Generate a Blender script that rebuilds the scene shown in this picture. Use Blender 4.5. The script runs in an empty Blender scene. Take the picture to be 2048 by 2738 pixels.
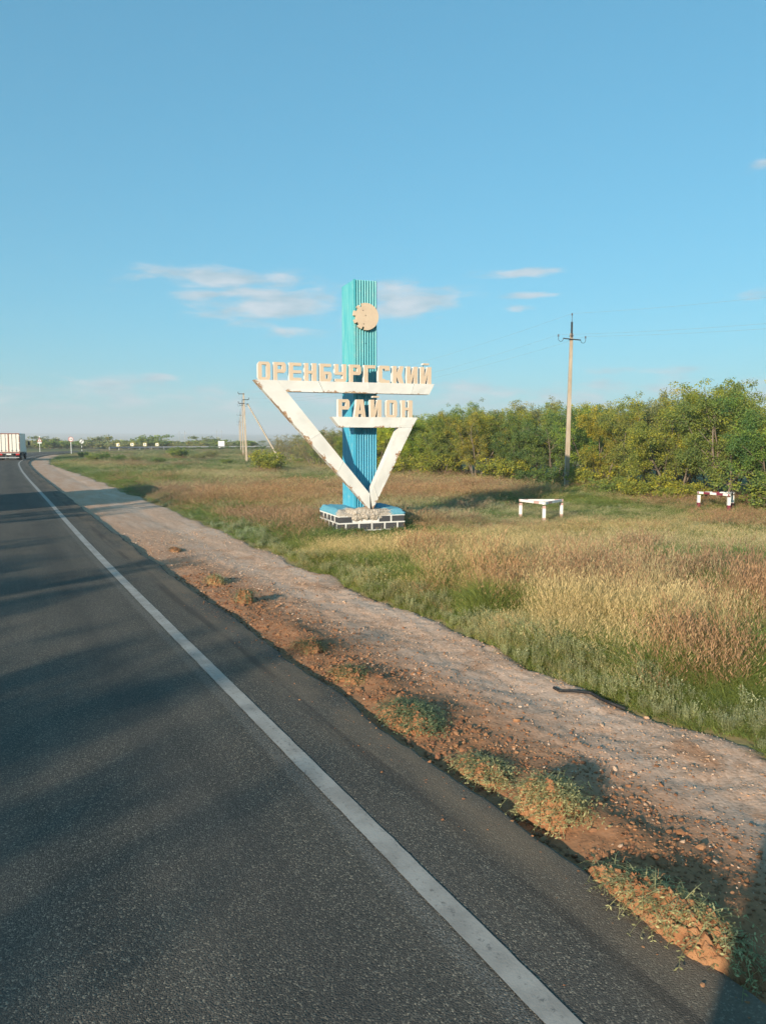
import bpy, math, random
import numpy as np
from mathutils import Vector, Matrix

SC = bpy.context.scene
COL = SC.collection
R = math.radians

# ------------------------------------------------------------------ camera
cam_d = bpy.data.cameras.new('camera'); cam = bpy.data.objects.new('camera', cam_d); COL.objects.link(cam)
cam_d.sensor_fit = 'VERTICAL'; cam_d.sensor_height = 36.0; cam_d.lens = 36.0 * 2054 / 2738
cam_d.clip_start = 0.05; cam_d.clip_end = 40000
cam.location = (0, 0, 2.8); cam.rotation_euler = (R(90 - 5.48), 0, 0)
SC.camera = cam

# ------------------------------------------------------------------ sky, sun, exposure
SUN_AZ, SUN_EL = 30.0, 15.0            # light travels towards +X+Y, from behind left
W = bpy.data.worlds.new('World'); SC.world = W; W.use_nodes = True
def build_world():
    nt = W.node_tree; nt.nodes.clear(); N = nt.nodes.new; L = nt.links.new
    out = N('ShaderNodeOutputWorld'); bg = N('ShaderNodeBackground'); bg.inputs['Strength'].default_value = 0.15
    sky = N('ShaderNodeTexSky'); sky.sky_type = 'NISHITA'; sky.sun_disc = False
    sky.sun_elevation = R(SUN_EL); sky.sun_rotation = R(180 + SUN_AZ)
    sky.altitude = 150; sky.air_density = 1.0; sky.dust_density = 1.0; sky.ozone_density = 4.0
    def m(op, a, b=None, c=None):
        n = N('ShaderNodeMath'); n.operation = op
        for i, v in enumerate((a, b, c)):
            if v is None: continue
            if isinstance(v, (int, float)): n.inputs[i].default_value = v
            else: L(v, n.inputs[i])
        return n.outputs[0]
    tc = N('ShaderNodeTexCoord'); sep = N('ShaderNodeSeparateXYZ'); L(tc.outputs['Generated'], sep.inputs[0])
    az = m('MULTIPLY', m('ARCTAN2', sep.outputs[0], sep.outputs[1]), 57.2958)
    el = m('MULTIPLY', m('ARCSINE', sep.outputs[2]), 57.2958)
    cmb = N('ShaderNodeCombineXYZ'); L(m('MULTIPLY', az, 0.23), cmb.inputs[0]); L(m('MULTIPLY', el, 0.85), cmb.inputs[1])
    n1 = N('ShaderNodeTexNoise'); n1.inputs['Scale'].default_value = 1.0; n1.inputs['Detail'].default_value = 9; n1.inputs['Roughness'].default_value = 0.58
    n1.inputs['Distortion'].default_value = 0.25
    L(cmb.outputs[0], n1.inputs['Vector'])
    blobs = [(-12.6, 11.2, 5.6, 0.75, 1.0), (-8.0, 9.6, 5.2, 1.4, 1.0), (-13.0, 10.0, 1.9, 0.55, 0.85), (-6.2, 7.7, 2.2, 0.5, 0.75),
             (1.6, 9.9, 4.0, 1.2, 1.0), (9.6, 11.6, 3.3, 0.34, 1.0), (10.9, 10.1, 2.0, 0.24, 0.95), (9.6, 9.2, 1.4, 0.3, 0.55),
             (-15.9, 4.3, 1.3, 0.36, 0.95), (-20.2, 3.2, 2.6, 0.35, 0.6), (20.0, 4.7, 6.0, 0.35, 0.5), (25.4, 17.2, 0.9, 0.3, 0.8), (25.2, 9.3, 1.5, 0.4, 0.65),
             (70, 9, 22, 2.0, 0.9), (-75, 8, 22, 2.0, 0.9), (150, 10, 30, 2.2, 0.9)]
    tot = None
    for a0, e0, wa, we, k in blobs:
        da = m('DIVIDE', m('SUBTRACT', az, a0), wa); de = m('DIVIDE', m('SUBTRACT', el, e0), we)
        g = m('MULTIPLY', m('EXPONENT', m('MULTIPLY', m('ADD', m('MULTIPLY', da, da), m('MULTIPLY', de, de)), -0.9)), k)
        tot = g if tot is None else m('MAXIMUM', tot, g)
    bd = m('DIVIDE', m('SUBTRACT', el, 3.0), 1.5); tot = m('MAXIMUM', tot, m('MULTIPLY', m('EXPONENT', m('MULTIPLY', m('MULTIPLY', bd, bd), -0.9)), 0.52))
    dens = m('ADD', m('MULTIPLY', tot, 0.85), m('MULTIPLY', m('SUBTRACT', n1.outputs[0], 0.5), 2.0))
    mask = N('ShaderNodeMapRange'); mask.interpolation_type = 'SMOOTHSTEP'
    L(dens, mask.inputs[0]); mask.inputs[1].default_value = 0.14; mask.inputs[2].default_value = 0.80; mask.inputs[3].default_value = 0; mask.inputs[4].default_value = 0.82
    msk = m('MULTIPLY', mask.outputs[0], m('MINIMUM', m('MULTIPLY', tot, 3.0), 1.0))
    # cloud tone: brighter rims above, greyer body
    n2 = N('ShaderNodeTexNoise'); n2.inputs['Scale'].default_value = 1.7; n2.inputs['Detail'].default_value = 5
    L(cmb.outputs[0], n2.inputs['Vector'])
    cr = N('ShaderNodeMapRange'); L(n2.outputs[0], cr.inputs[0]); cr.inputs[1].default_value = 0.35; cr.inputs[2].default_value = 0.65
    cc = N('ShaderNodeMix'); cc.data_type = 'RGBA'; L(cr.outputs[0], cc.inputs[0])
    cc.inputs[6].default_value = (1.85, 2.4, 2.75, 1); cc.inputs[7].default_value = (2.95, 3.1, 3.3, 1)
    tint = N('ShaderNodeMix'); tint.data_type = 'RGBA'; tint.blend_type = 'MULTIPLY'; tint.inputs[0].default_value = 1
    gm = N('ShaderNodeGamma'); gm.inputs[1].default_value = 0.55; L(sky.outputs[0], gm.inputs[0]); L(gm.outputs[0], tint.inputs[6]); tint.inputs[7].default_value = SKY_TINT
    mx = N('ShaderNodeMix'); mx.data_type = 'RGBA'; L(msk, mx.inputs[0]); L(tint.outputs[2], mx.inputs[6]); L(cc.outputs[2], mx.inputs[7])
    L(mx.outputs[2], bg.inputs[0]); L(bg.outputs[0], out.inputs[0])
SKY_TINT = (0.54, 1.24, 1.38, 1)
build_world()

sun_d = bpy.data.lights.new('sun', 'SUN'); sun_d.energy = 5.0; sun_d.angle = R(0.5); sun_d.color = (1.0, 0.85, 0.66)
sun = bpy.data.objects.new('sun', sun_d); COL.objects.link(sun)
sdir = Vector((math.sin(R(SUN_AZ)) * math.cos(R(SUN_EL)), math.cos(R(SUN_AZ)) * math.cos(R(SUN_EL)), -math.sin(R(SUN_EL))))
sun.rotation_euler = sdir.to_track_quat('-Z', 'Y').to_euler(); sun.location = (-20, -40, 30)
SC.view_settings.view_transform = 'Standard'; SC.view_settings.look = 'None'; SC.view_settings.gamma = 1.0
SC.view_settings.use_curve_mapping = False; SC.view_settings.exposure = 0.72
SC.render.engine = 'CYCLES'
SC.cycles.use_denoising = True
SC.cycles.max_bounces = 4; SC.cycles.diffuse_bounces = 2; SC.cycles.glossy_bounces = 1; SC.cycles.transmission_bounces = 2; SC.cycles.use_adaptive_sampling = True; SC.cycles.adaptive_threshold = 0.025; SC.cycles.volume_bounces = 0; SC.cycles.transparent_max_bounces = 6
SC.cycles.sample_clamp_indirect = 6

# ------------------------------------------------------------------ helpers
rng = np.random.default_rng(7); random.seed(7)
_T = np.random.default_rng(99).random((256, 256))
def vn(x, y, seed=0):
    x = np.asarray(x, float) + seed * 17.31; y = np.asarray(y, float) + seed * 9.73
    xi = np.floor(x).astype(int); yi = np.floor(y).astype(int); fx = x - xi; fy = y - yi
    fx = fx * fx * (3 - 2 * fx); fy = fy * fy * (3 - 2 * fy)
    a = _T[xi & 255, yi & 255]; b = _T[(xi + 1) & 255, yi & 255]; c = _T[xi & 255, (yi + 1) & 255]; d = _T[(xi + 1) & 255, (yi + 1) & 255]
    return (a * (1 - fx) + b * fx) * (1 - fy) + (c * (1 - fx) + d * fx) * fy
def fbm(x, y, o=4, seed=0):
    s = 0; a = 0.5; t = 0
    for i in range(o):
        s = s + a * vn(np.asarray(x) * 2 ** i, np.asarray(y) * 2 ** i, seed + i * 3); t += a; a *= 0.5
    return s / t
def sst(a, b, x): t = np.clip((np.asarray(x, float) - a) / (b - a), 0, 1); return t * t * (3 - 2 * t)

def mesh_np(name, V, F, mats=(), smooth=False, mi=None):
    """V (n,3), F (m,k) constant-size faces or list of lists"""
    me = bpy.data.meshes.new(name)
    V = np.asarray(V, dtype=np.float32)
    if isinstance(F, np.ndarray):
        m, k = F.shape
        me.vertices.add(len(V)); me.vertices.foreach_set('co', V.ravel())
        me.loops.add(m * k); me.loops.foreach_set('vertex_index', F.astype(np.int32).ravel())
        me.polygons.add(m); me.polygons.foreach_set('loop_start', np.arange(0, m * k, k, dtype=np.int32)); me.polygons.foreach_set('loop_total', np.full(m, k, dtype=np.int32))
        me.update(calc_edges=True)
    else:
        me.from_pydata(V.tolist(), [], F); me.update()
    for mm in mats: me.materials.append(mm)
    if mi is not None: me.polygons.foreach_set('material_index', np.asarray(mi, dtype=np.int32))
    if smooth: me.polygons.foreach_set('use_smooth', np.ones(len(me.polygons), dtype=bool))
    me.update()
    return me
def color_attr(me, arr, name='col'):
    a = me.attributes.new(name, 'FLOAT_COLOR', 'POINT')
    arr = np.asarray(arr, dtype=np.float32)
    if arr.shape[1] == 3: arr = np.concatenate([arr, np.ones((len(arr), 1), np.float32)], 1)
    a.data.foreach_set('color', arr.ravel())
def float_attr(me, arr, name):
    a = me.attributes.new(name, 'FLOAT', 'POINT'); a.data.foreach_set('value', np.asarray(arr, dtype=np.float32))

def tag(o, label=None, cat=None, group=None, kind=None):
    if label: o['label'] = label
    if cat: o['category'] = cat
    if group: o['group'] = group
    if kind: o['kind'] = kind
    return o
def link(name, me, parent=None, loc=None):
    o = bpy.data.objects.new(name, me); COL.objects.link(o)
    if parent is not None: o.parent = parent
    if loc is not None: o.location = loc
    return o
def empty(name, loc=(0, 0, 0), rz=0):
    o = bpy.data.objects.new(name, None); COL.objects.link(o); o.location = loc; o.rotation_euler = (0, 0, rz); o.empty_display_size = 0.2
    return o
def copy_tree(o, parent=None):
    c = o.copy(); COL.objects.link(c)
    if parent is not None: c.parent = parent
    for ch in list(o.children): copy_tree(ch, c)
    return c

class MB:
    def __init__(s): s.v = []; s.f = []; s.m = []
    def add(s, vs, fs, mi=0):
        b = len(s.v); s.v += [tuple(v) for v in vs]
        for f in fs: s.f.append([b + i for i in f]); s.m.append(mi)
        return s
    def box(s, x0, x1, y0, y1, z0, z1, mi=0, M=None):
        vs = [(x0, y0, z0), (x1, y0, z0), (x1, y1, z0), (x0, y1, z0), (x0, y0, z1), (x1, y0, z1), (x1, y1, z1), (x0, y1, z1)]
        if M is not None: vs = [M @ Vector(v) for v in vs]
        return s.add(vs, [(0, 3, 2, 1), (4, 5, 6, 7), (0, 1, 5, 4), (1, 2, 6, 5), (2, 3, 7, 6), (3, 0, 4, 7)], mi)
    def tube(s, pts, rad, n=8, mi=0, cap=True):
        pts = [Vector(p) for p in pts]
        if isinstance(rad, (int, float)): rad = [rad] * len(pts)
        rings = []; prev = None
        for i, p in enumerate(pts):
            d = (pts[min(i + 1, len(pts) - 1)] - pts[max(i - 1, 0)])
            d = d.normalized() if d.length > 1e-9 else Vector((0, 0, 1))
            if prev is None:
                a = Vector((1, 0, 0)) if abs(d.x) < 0.8 else Vector((0, 1, 0))
                u = d.cross(a).normalized()
            else:
                u = (prev - d * prev.dot(d)); u = u.normalized() if u.length > 1e-6 else d.orthogonal().normalized()
            prev = u; w = d.cross(u)
            rings.append([p + (u * math.cos(2 * math.pi * k / n) + w * math.sin(2 * math.pi * k / n)) * rad[i] for k in range(n)])
        vs = [v for r in rings for v in r]; fs = []
        for i in range(len(pts) - 1):
            for k in range(n):
                fs.append((i * n + k, i * n + (k + 1) % n, (i + 1) * n + (k + 1) % n, (i + 1) * n + k))
        if cap: fs.append(tuple(range(n - 1, -1, -1))); fs.append(tuple((len(pts) - 1) * n + k for k in range(n)))
        return s.add(vs, fs, mi)
    def lathe(s, prof, n=12, mi=0, M=None):
        vs = []; fs = []
        for r, z in prof:
            for k in range(n): vs.append(Vector((r * math.cos(2 * math.pi * k / n), r * math.sin(2 * math.pi * k / n), z)))
        for i in range(len(prof) - 1):
            for k in range(n): fs.append((i * n + k, i * n + (k + 1) % n, (i + 1) * n + (k + 1) % n, (i + 1) * n + k))
        fs.append(tuple(range(n - 1, -1, -1))); fs.append(tuple((len(prof) - 1) * n + k for k in range(n)))
        if M is not None: vs = [M @ v for v in vs]
        return s.add(vs, fs, mi)
    def build(s, name, mats, parent=None, smooth=False, bevel=0):
        if not isinstance(mats, (list, tuple)): mats = [mats]
        me = bpy.data.meshes.new(name); me.from_pydata([tuple(v) for v in s.v], [], s.f)
        for m in mats: me.materials.append(m)
        me.polygons.foreach_set('material_index', s.m)
        if smooth: me.polygons.foreach_set('use_smooth', [True] * len(s.f))
        me.update()
        o = link(name, me, parent)
        if bevel:
            bv = o.modifiers.new('bevel', 'BEVEL'); bv.width = bevel; bv.segments = 2; bv.limit_method = 'ANGLE'; bv.angle_limit = R(40)
        return o

# ------------------------------------------------------------------ materials
class NT:
    def __init__(s, name):
        s.mat = bpy.data.materials.new(name); s.mat.use_nodes = True; s.t = s.mat.node_tree; s.t.nodes.clear()
        s.out = s.t.nodes.new('ShaderNodeOutputMaterial'); s.p = s.t.nodes.new('ShaderNodeBsdfPrincipled'); s.L(s.p.outputs[0], s.out.inputs[0])
    def N(s, k): return s.t.nodes.new('ShaderNode' + k)
    def L(s, a, b): s.t.links.new(a, b)
    def set(s, sock, v):
        if isinstance(v, (int, float)): sock.default_value = v
        elif isinstance(v, (tuple, list)): sock.default_value = tuple(v) + ((1,) if len(v) == 3 and sock.type == 'RGBA' else ())
        else: s.L(v, sock)
    def coord(s, kind='Object'): return s.N('TexCoord').outputs[kind]
    def uv(s):
        return s.N('TexCoord').outputs['UV']
    def mapping(s, v, scale): n = s.N('Mapping'); s.L(v, n.inputs[0]); n.inputs['Scale'].default_value = scale; return n.outputs[0]
    def noise(s, v, scale, detail=4, rough=0.55, dist=0):
        n = s.N('TexNoise'); 
        if v is not None: s.L(v, n.inputs['Vector'])
        n.inputs['Scale'].default_value = scale; n.inputs['Detail'].default_value = detail; n.inputs['Roughness'].default_value = rough; n.inputs['Distortion'].default_value = dist
        return n.outputs[0]
    def vor(s, v, scale, feat='F1'):
        n = s.N('TexVoronoi'); n.feature = feat; s.L(v, n.inputs['Vector']); n.inputs['Scale'].default_value = scale; return n
    def rng(s, v, a, b, c=0.0, d=1.0, smooth=True):
        n = s.N('MapRange'); n.interpolation_type = 'SMOOTHSTEP' if smooth else 'LINEAR'; s.L(v, n.inputs[0])
        for i, q in zip((1, 2, 3, 4), (a, b, c, d)): s.set(n.inputs[i], q)
        return n.outputs[0]
    def mix(s, f, a, b, mode='MIX'):
        n = s.N('Mix'); n.data_type = 'RGBA'; n.blend_type = mode; s.set(n.inputs[0], f); s.set(n.inputs[6], a); s.set(n.inputs[7], b); return n.outputs[2]
    def math(s, op, a, b=0.0):
        n = s.N('Math'); n.operation = op; s.set(n.inputs[0], a); s.set(n.inputs[1], b); return n.outputs[0]
    def attr(s, name, kind='GEOMETRY', out='Color'):
        n = s.N('Attribute'); n.attribute_name = name; n.attribute_type = kind; return n.outputs[out]
    def bump(s, h, strength=0.3, dist=0.02, normal=None):
        n = s.N('Bump'); n.inputs['Strength'].default_value = strength; n.inputs['Distance'].default_value = dist; s.L(h, n.inputs['Height'])
        if normal is not None: s.L(normal, n.inputs['Normal'])
        s.L(n.outputs[0], s.p.inputs['Normal']); return n.outputs[0]
    def fin(s, base, rough=0.8, metal=0.0, spec=0.3):
        s.set(s.p.inputs['Base Color'], base); s.set(s.p.inputs['Roughness'], rough); s.set(s.p.inputs['Metallic'], metal); s.set(s.p.inputs['Specular IOR Level'], spec); return s.mat

def paint(name, col, rough=0.55, wear=0.25, dirt=(0.25, 0.2, 0.14), scale=3.0, metal=0.0):
    m = NT(name); c = m.coord()
    n1 = m.noise(c, scale, 6, 0.6); n2 = m.noise(c, scale * 9, 4, 0.6)
    a = m.mix(m.rng(n1, 0.35, 0.7, 0, wear), col, [x * 0.8 for x in col])
    b = m.mix(m.rng(m.math('MULTIPLY', n1, n2), 0.27, 0.42, 0, wear), a, dirt)
    m.bump(n2, 0.06, 0.002)
    return m.fin(b, rough, metal)
def leafmat(name, tint_kind, trans=0.35):
    """foliage: per-vertex colour times instance or object tint"""
    m = NT(name); col = m.attr('col')
    if tint_kind == 'inst': t = m.attr('tint', 'INSTANCER')
    else:
        oi = m.N('ObjectInfo'); t = oi.outputs['Color']
    c = m.mix(1.0, col, t, 'MULTIPLY')
    m.fin(c, 0.6, 0, 0.25)
    tr = m.N('BsdfTranslucent'); m.L(c, tr.inputs[0])
    ms = m.N('MixShader'); ms.inputs[0].default_value = trans; m.L(m.p.outputs[0], ms.inputs[1]); m.L(tr.outputs[0], ms.inputs[2]); m.L(ms.outputs[0], m.out.inputs[0])
    return m.mat
M_GRASS = leafmat('grass_blades', 'inst', 0.3)
M_LEAF = leafmat('tree_leaves', 'obj', 0.45)

def bark_mat():
    m = NT('bark'); c = m.coord(); n = m.noise(m.mapping(c, (6, 6, 1.2)), 4, 5)
    m.bump(n, 0.5, 0.01); return m.fin(m.mix(n, (0.10, 0.075, 0.055), (0.26, 0.21, 0.16)), 0.9)
M_BARK = bark_mat()

# ------------------------------------------------------------------ road frame (white edge line as the reference)
_ctrl = [(210.5, -400), (106.6, -200), (54.6, -100), (28.65, -50), (2.65, 0), (0.27, 4.58), (-0.85, 6.74), (-6.75, 18.1), (-13.6, 31.6), (-33.6, 71.4), (-44.6, 94.9), (-57.2, 128.7), (-61.8, 150), (-60.5, 172), (-50, 191), (-30, 200), (0, 204), (40, 202), (120, 192), (300, 165)]
def catmull(P, step=1.0):
    P = [np.array(p, float) for p in P]; out = []
    for i in range(1, len(P) - 2):
        p0, p1, p2, p3 = P[i - 1], P[i], P[i + 1], P[i + 2]
        t0 = 0; t1 = t0 + np.linalg.norm(p1 - p0) ** .5; t2 = t1 + np.linalg.norm(p2 - p1) ** .5; t3 = t2 + np.linalg.norm(p3 - p2) ** .5
        n = max(2, int(np.linalg.norm(p2 - p1) / step))
        for k in range(n):
            t = t1 + (t2 - t1) * k / n
            A1 = (t1 - t) / (t1 - t0) * p0 + (t - t0) / (t1 - t0) * p1; A2 = (t2 - t) / (t2 - t1) * p1 + (t - t1) / (t2 - t1) * p2; A3 = (t3 - t) / (t3 - t2) * p2 + (t - t2) / (t3 - t2) * p3
            B1 = (t2 - t) / (t2 - t0) * A1 + (t - t0) / (t2 - t0) * A2; B2 = (t3 - t) / (t3 - t1) * A2 + (t - t1) / (t3 - t1) * A3
            out.append((t2 - t) / (t2 - t1) * B1 + (t - t1) / (t2 - t1) * B2)
    out.append(P[-2]); return np.array(out)
LINE = catmull(_ctrl, 1.0)
for _ in range(6): LINE[1:-1] = (LINE[:-2] + 2 * LINE[1:-1] + LINE[2:]) / 4
_seg = np.diff(LINE, axis=0); _len = np.linalg.norm(_seg, axis=1); S = np.concatenate([[0], np.cumsum(_len)])
S0 = S[np.argmin(np.hypot(LINE[:, 0] - 2.65, LINE[:, 1]))]; S = S - S0      # s = 0 abreast of the camera
def line_at(s):
    s = np.asarray(s, float); x = np.interp(s, S, LINE[:, 0]); y = np.interp(s, S, LINE[:, 1])
    e = 0.6; dx = np.interp(s + e, S, LINE[:, 0]) - np.interp(s - e, S, LINE[:, 0]); dy = np.interp(s + e, S, LINE[:, 1]) - np.interp(s - e, S, LINE[:, 1])
    l = np.hypot(dx, dy) + 1e-9; return x, y, dx / l, dy / l
def st(s, t):
    x, y, dx, dy = line_at(s); return x + dy * t, y - dx * t
def road_t(x, y):
    """signed distance right of the white line and s along it"""
    x = np.asarray(x, float).ravel(); y = np.asarray(y, float).ravel(); t = np.empty(len(x)); s = np.empty(len(x))
    A = LINE[:-1:2]; SS = S[:-1:2]
    for i in range(0, len(x), 20000):
        px = x[i:i + 20000, None]; py = y[i:i + 20000, None]
        k = np.argmin((px - A[None, :, 0]) ** 2 + (py - A[None, :, 1]) ** 2, axis=1)
        _, _, dx, dy = line_at(SS[k]); rx = px[:, 0] - A[k, 0]; ry = py[:, 0] - A[k, 1]
        al = rx * dx + ry * dy; s[i:i + 20000] = SS[k] + al; t[i:i + 20000] = rx * dy - ry * dx
    return t, s
ASPHALT_L, ASPHALT_R = -8.6, 1.0
def ground_z(x, y, t=None):
    x = np.asarray(x, float); y = np.asarray(y, float)
    if t is None: t, _ = road_t(x, y); t = t.reshape(x.shape)
    r = np.hypot(x, y)
    und = (fbm(x / 9, y / 9, 3, 2) - 0.5) * 0.16 + (fbm(x / 45, y / 45, 3, 5) - .5) * 0.5 * sst(30, 140, r)
    fld = -0.1 + und * sst(4.2, 8, t)
    sh = np.where(t < 2.7, -0.2, -0.2 + 0.1 * sst(2.7, 4.6, t))
    z = np.where(t > 4.6, fld, sh)
    left = -0.2 + (und - 0.15) * sst(11.5, 16, -t)
    z = np.where(t < ASPHALT_L, left, z)
    # distant rise
    a = np.arctan2(x, y)
    ridge = fbm(a * 7 + 3, r / 2500, 4, 11)
    far = sst(2300, 5200, r) * (17 + 26 * ridge) + sst(5200, 9000, r) * (10 + 30 * fbm(a * 4, r / 3000, 3, 21))
    far = far - 5 * sst(260, 900, r) * (1 - sst(1800, 3500, r))
    return z + far

# ------------------------------------------------------------------ ground sheet
def ground_axis(lo, hi, near0, near1, d):
    mid = list(np.arange(near0, near1, d)); up = []; p = near1; st_ = d
    while p < hi: up.append(p); st_ *= 1.09; p += st_
    dn = []; p = near0; st_ = d
    while p > lo: st_ *= 1.09; p -= st_; dn.append(p)
    return np.array(sorted(dn) + mid + up + [hi])
def soil_color(x, y, t):
    n = fbm(x / 3.0, y / 3.0, 4, 31)
    dry = np.array([0.33, 0.25, 0.12]); grn = np.array([0.15, 0.16, 0.06]); red = np.array([0.30, 0.19, 0.10])
    k = sst(.4, .62, n)[:, None]; c = dry * (1 - k) + grn * k
    k2 = red_patch(x, y)[:, None]; c = c * (1 - k2) + red * k2
    return c
def red_patch(x, y):
    a = np.exp(-(((y - 41 - 0.25 * x) / 6.5) ** 2)) * sst(-20, -12, x) * (1 - sst(5, 9, x))
    b = np.exp(-(((x + 4.0) / 1.8) ** 2 + ((y - 29) / 2.2) ** 2)) * 1.1
    c = np.exp(-(((x - 3.2) / 1.3) ** 2 + ((y - 24.5) / 1.5) ** 2)) * 0.7
    return np.clip((np.maximum(np.maximum(a, b), c)) * (0.3 + 1.3 * fbm(x / 2.5, y / 2.5, 3, 44)), 0, 1)
def build_ground():
    xs = ground_axis(-13000, 13000, -42, 34, 0.5); ys = ground_axis(-13000, 14000, 0, 62, 0.5)
    X, Y = np.meshgrid(xs, ys); t, s = road_t(X.ravel(), Y.ravel())
    Z = ground_z(X.ravel(), Y.ravel(), t)
    # keep the sheet clear below the far road
    V = np.stack([X.ravel(), Y.ravel(), Z], 1); nx, ny = len(xs), len(ys)
    i = np.arange(nx - 1)[None, :] + nx * np.arange(ny - 1)[:, None]
    F = np.stack([i, i + 1, i + nx + 1, i + nx], -1).reshape(-1, 4)
    m = NT('field_soil'); c = m.coord('Object'); col = m.attr('col')
    n = m.noise(c, 1.7, 8, 0.65); n2 = m.noise(c, 0.012, 6, 0.6, 0.4); n3 = m.noise(m.mapping(c, (1, 0.25, 1)), 0.0016, 4, 0.5, 0.3)
    farc = m.mix(m.rng(n2, 0.40, 0.60), (0.34, 0.27, 0.13), (0.12, 0.135, 0.05))
    farc = m.mix(m.rng(n3, 0.50, 0.56), farc, (0.42, 0.31, 0.17))
    far = m.attr('far', out='Fac')
    base = m.mix(far, m.mix(m.rng(n, 0.3, 0.7, 0, 0.6), col, (0.30, 0.23, 0.12)), farc)
    m.bump(n, 0.6, 0.05); mat = m.fin(base, 0.95, 0, 0.1)
    me = mesh_np('ground', V, F, [mat], True)
    color_attr(me, soil_color(X.ravel(), Y.ravel(), t)); float_attr(me, sst(110, 260, np.hypot(X.ravel(), Y.ravel())), 'far')
    tag(link('ground', me), 'dry grassland soil running out to low hills', None, None, 'structure')
build_ground()

# ------------------------------------------------------------------ road, markings, shoulder
def strip(name, svals, tvals_fn, z_fn, mat, smooth=True):
    """grid over s (rows) and t (columns); uv = (t, s)"""
    T = tvals_fn(svals); n, k = T.shape
    Sg = np.repeat(svals[:, None], k, 1); X, Y = st(Sg.ravel(), T.ravel()); Z = z_fn(Sg.ravel(), T.ravel(), X, Y)
    V = np.stack([X, Y, Z], 1); i = np.arange(k - 1)[None, :] + k * np.arange(n - 1)[:, None]
    F = np.stack([i, i + 1, i + k + 1, i + k], -1).reshape(-1, 4)
    me = mesh_np(name, V, F, [mat], smooth)
    uv = me.uv_layers.new(name='UVMap'); li = F.ravel(); uv.data.foreach_set('uv', np.stack([T.ravel()[li], Sg.ravel()[li]], 1).astype(np.float32).ravel())
    return me
def svals(a, b, near=0.12, near_to=26):
    out = [a]; p = a
    while p < b:
        st_ = near if -1 < p < near_to else (0.4 if -6 < p < 60 else 2.0)
        p += st_; out.append(p)
    return np.array(out)
def edge_wave(s): return (fbm(s * 0.9, s * 0 + 3, 4, 51) - 0.5) * 0.16 + (fbm(s * 5.5, s * 0 + 1, 3, 57) - 0.5) * 0.07
def asphalt_mat():
    m = NT('asphalt'); uv = m.uv(); c = m.coord('Object')
    sep = m.N('SeparateXYZ'); m.L(uv, sep.inputs[0]); t = sep.outputs[0]
    v = m.vor(c, 105); agg = v.outputs['Color']; sepc = m.N('SeparateColor'); m.L(agg, sepc.inputs[0])
    big = m.noise(c, 0.35, 5, 0.6); mid = m.noise(m.mapping(uv, (2.2, 0.25, 1)), 1.0, 5, 0.55); fine = m.noise(c, 40, 3, 0.7)
    base = m.mix(m.rng(big, 0.3, 0.7), (0.062, 0.059, 0.052), (0.090, 0.082, 0.070))
    base = m.mix(m.rng(mid, 0.35, 0.7, 0, 0.55), base, (0.125, 0.108, 0.09))
    stone = m.mix(sepc.outputs[1], (0.11, 0.10, 0.088), (0.42, 0.36, 0.27))
    base = m.mix(m.rng(sepc.outputs[0], 0.62, 0.97, 0, 0.6), base, stone)
    base = m.mix(m.rng(fine, 0.3, 0.5, 0.6, 0), base, (0.02, 0.02, 0.021))
    trk = m.math('MAXIMUM', m.math('MULTIPLY', m.rng(t, -1.5, -1.1), m.rng(t, -0.9, -0.5, 1, 0)), m.math('MULTIPLY', m.rng(t, -3.3, -2.9), m.rng(t, -2.7, -2.3, 1, 0)))
    base = m.mix(m.math('MULTIPLY', trk, m.rng(m.noise(m.mapping(uv, (3, 0.08, 1)), 1.0, 4), 0.3, 0.7, 0.1, 0.4)), base, (0.048, 0.047, 0.045))
    seam = m.math('MULTIPLY', m.math('MULTIPLY', m.rng(t, 0.42, 0.52), m.rng(t, 0.56, 0.72, 1, 0)), m.rng(m.noise(m.mapping(uv, (6, 0.3, 1)), 1.0, 5), 0.42, 0.62))
    # dusty brown strip outside the line, old ghost of the line inside it
    dust = m.math('MULTIPLY', m.rng(t, 0.1, 0.95), m.rng(m.noise(m.mapping(uv, (1.6, 0.5, 1)), 1.1, 5), 0.32, 0.68))
    base = m.mix(m.math('MULTIPLY', dust, 0.7), base, (0.23, 0.165, 0.11))
    base = m.mix(m.math('MULTIPLY', seam, 0.6), base, (0.045, 0.04, 0.036))
    gh = m.math('MULTIPLY', m.math('MULTIPLY', m.rng(t, -0.24, -0.18), m.rng(t, -0.12, -0.07, 1, 0)), m.rng(m.noise(c, 60, 4), 0.40, 0.62))
    base = m.mix(m.math('MULTIPLY', gh, 0.25), base, (0.34, 0.32, 0.29))
    h = m.math('ADD', m.math('MULTIPLY', v.outputs['Distance'], -1.0), m.math('MULTIPLY', fine, 0.4))
    m.bump(h, 0.5, 0.007)
    return m.fin(base, 0.9, 0, 0.12)
M_ASPHALT = asphalt_mat()
sv = svals(-120, 285)
def road_T(s):
    w = edge_wave(s); cols = [np.full_like(s, ASPHALT_L - .02), np.full_like(s, ASPHALT_L)] + [np.full_like(s, q) for q in (-6.5, -4.2, -2, -1, -0.3, 0.2, 0.6, 0.85)] + [ASPHALT_R + w - 0.03, ASPHALT_R + w, ASPHALT_R + w + 0.03, ASPHALT_R + w + 0.035]
    return np.stack(cols, 1)
def road_Z(s, t, x, y):
    k = np.tile(np.arange(14), len(s) // 14); z = (fbm(s * .25, t * .7, 2, 9) - .5) * 0.012
    z = np.where(k == 0, -0.22, z); z = np.where(k == 11, z - 0.006, z); z = np.where(k == 12, z - 0.035, z); z = np.where(k == 13, -0.22, z)
    return z
tag(link('road', strip('road', sv, road_T, road_Z, M_ASPHALT)), 'grey asphalt road curving right in the distance', None, None, 'structure')
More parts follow.
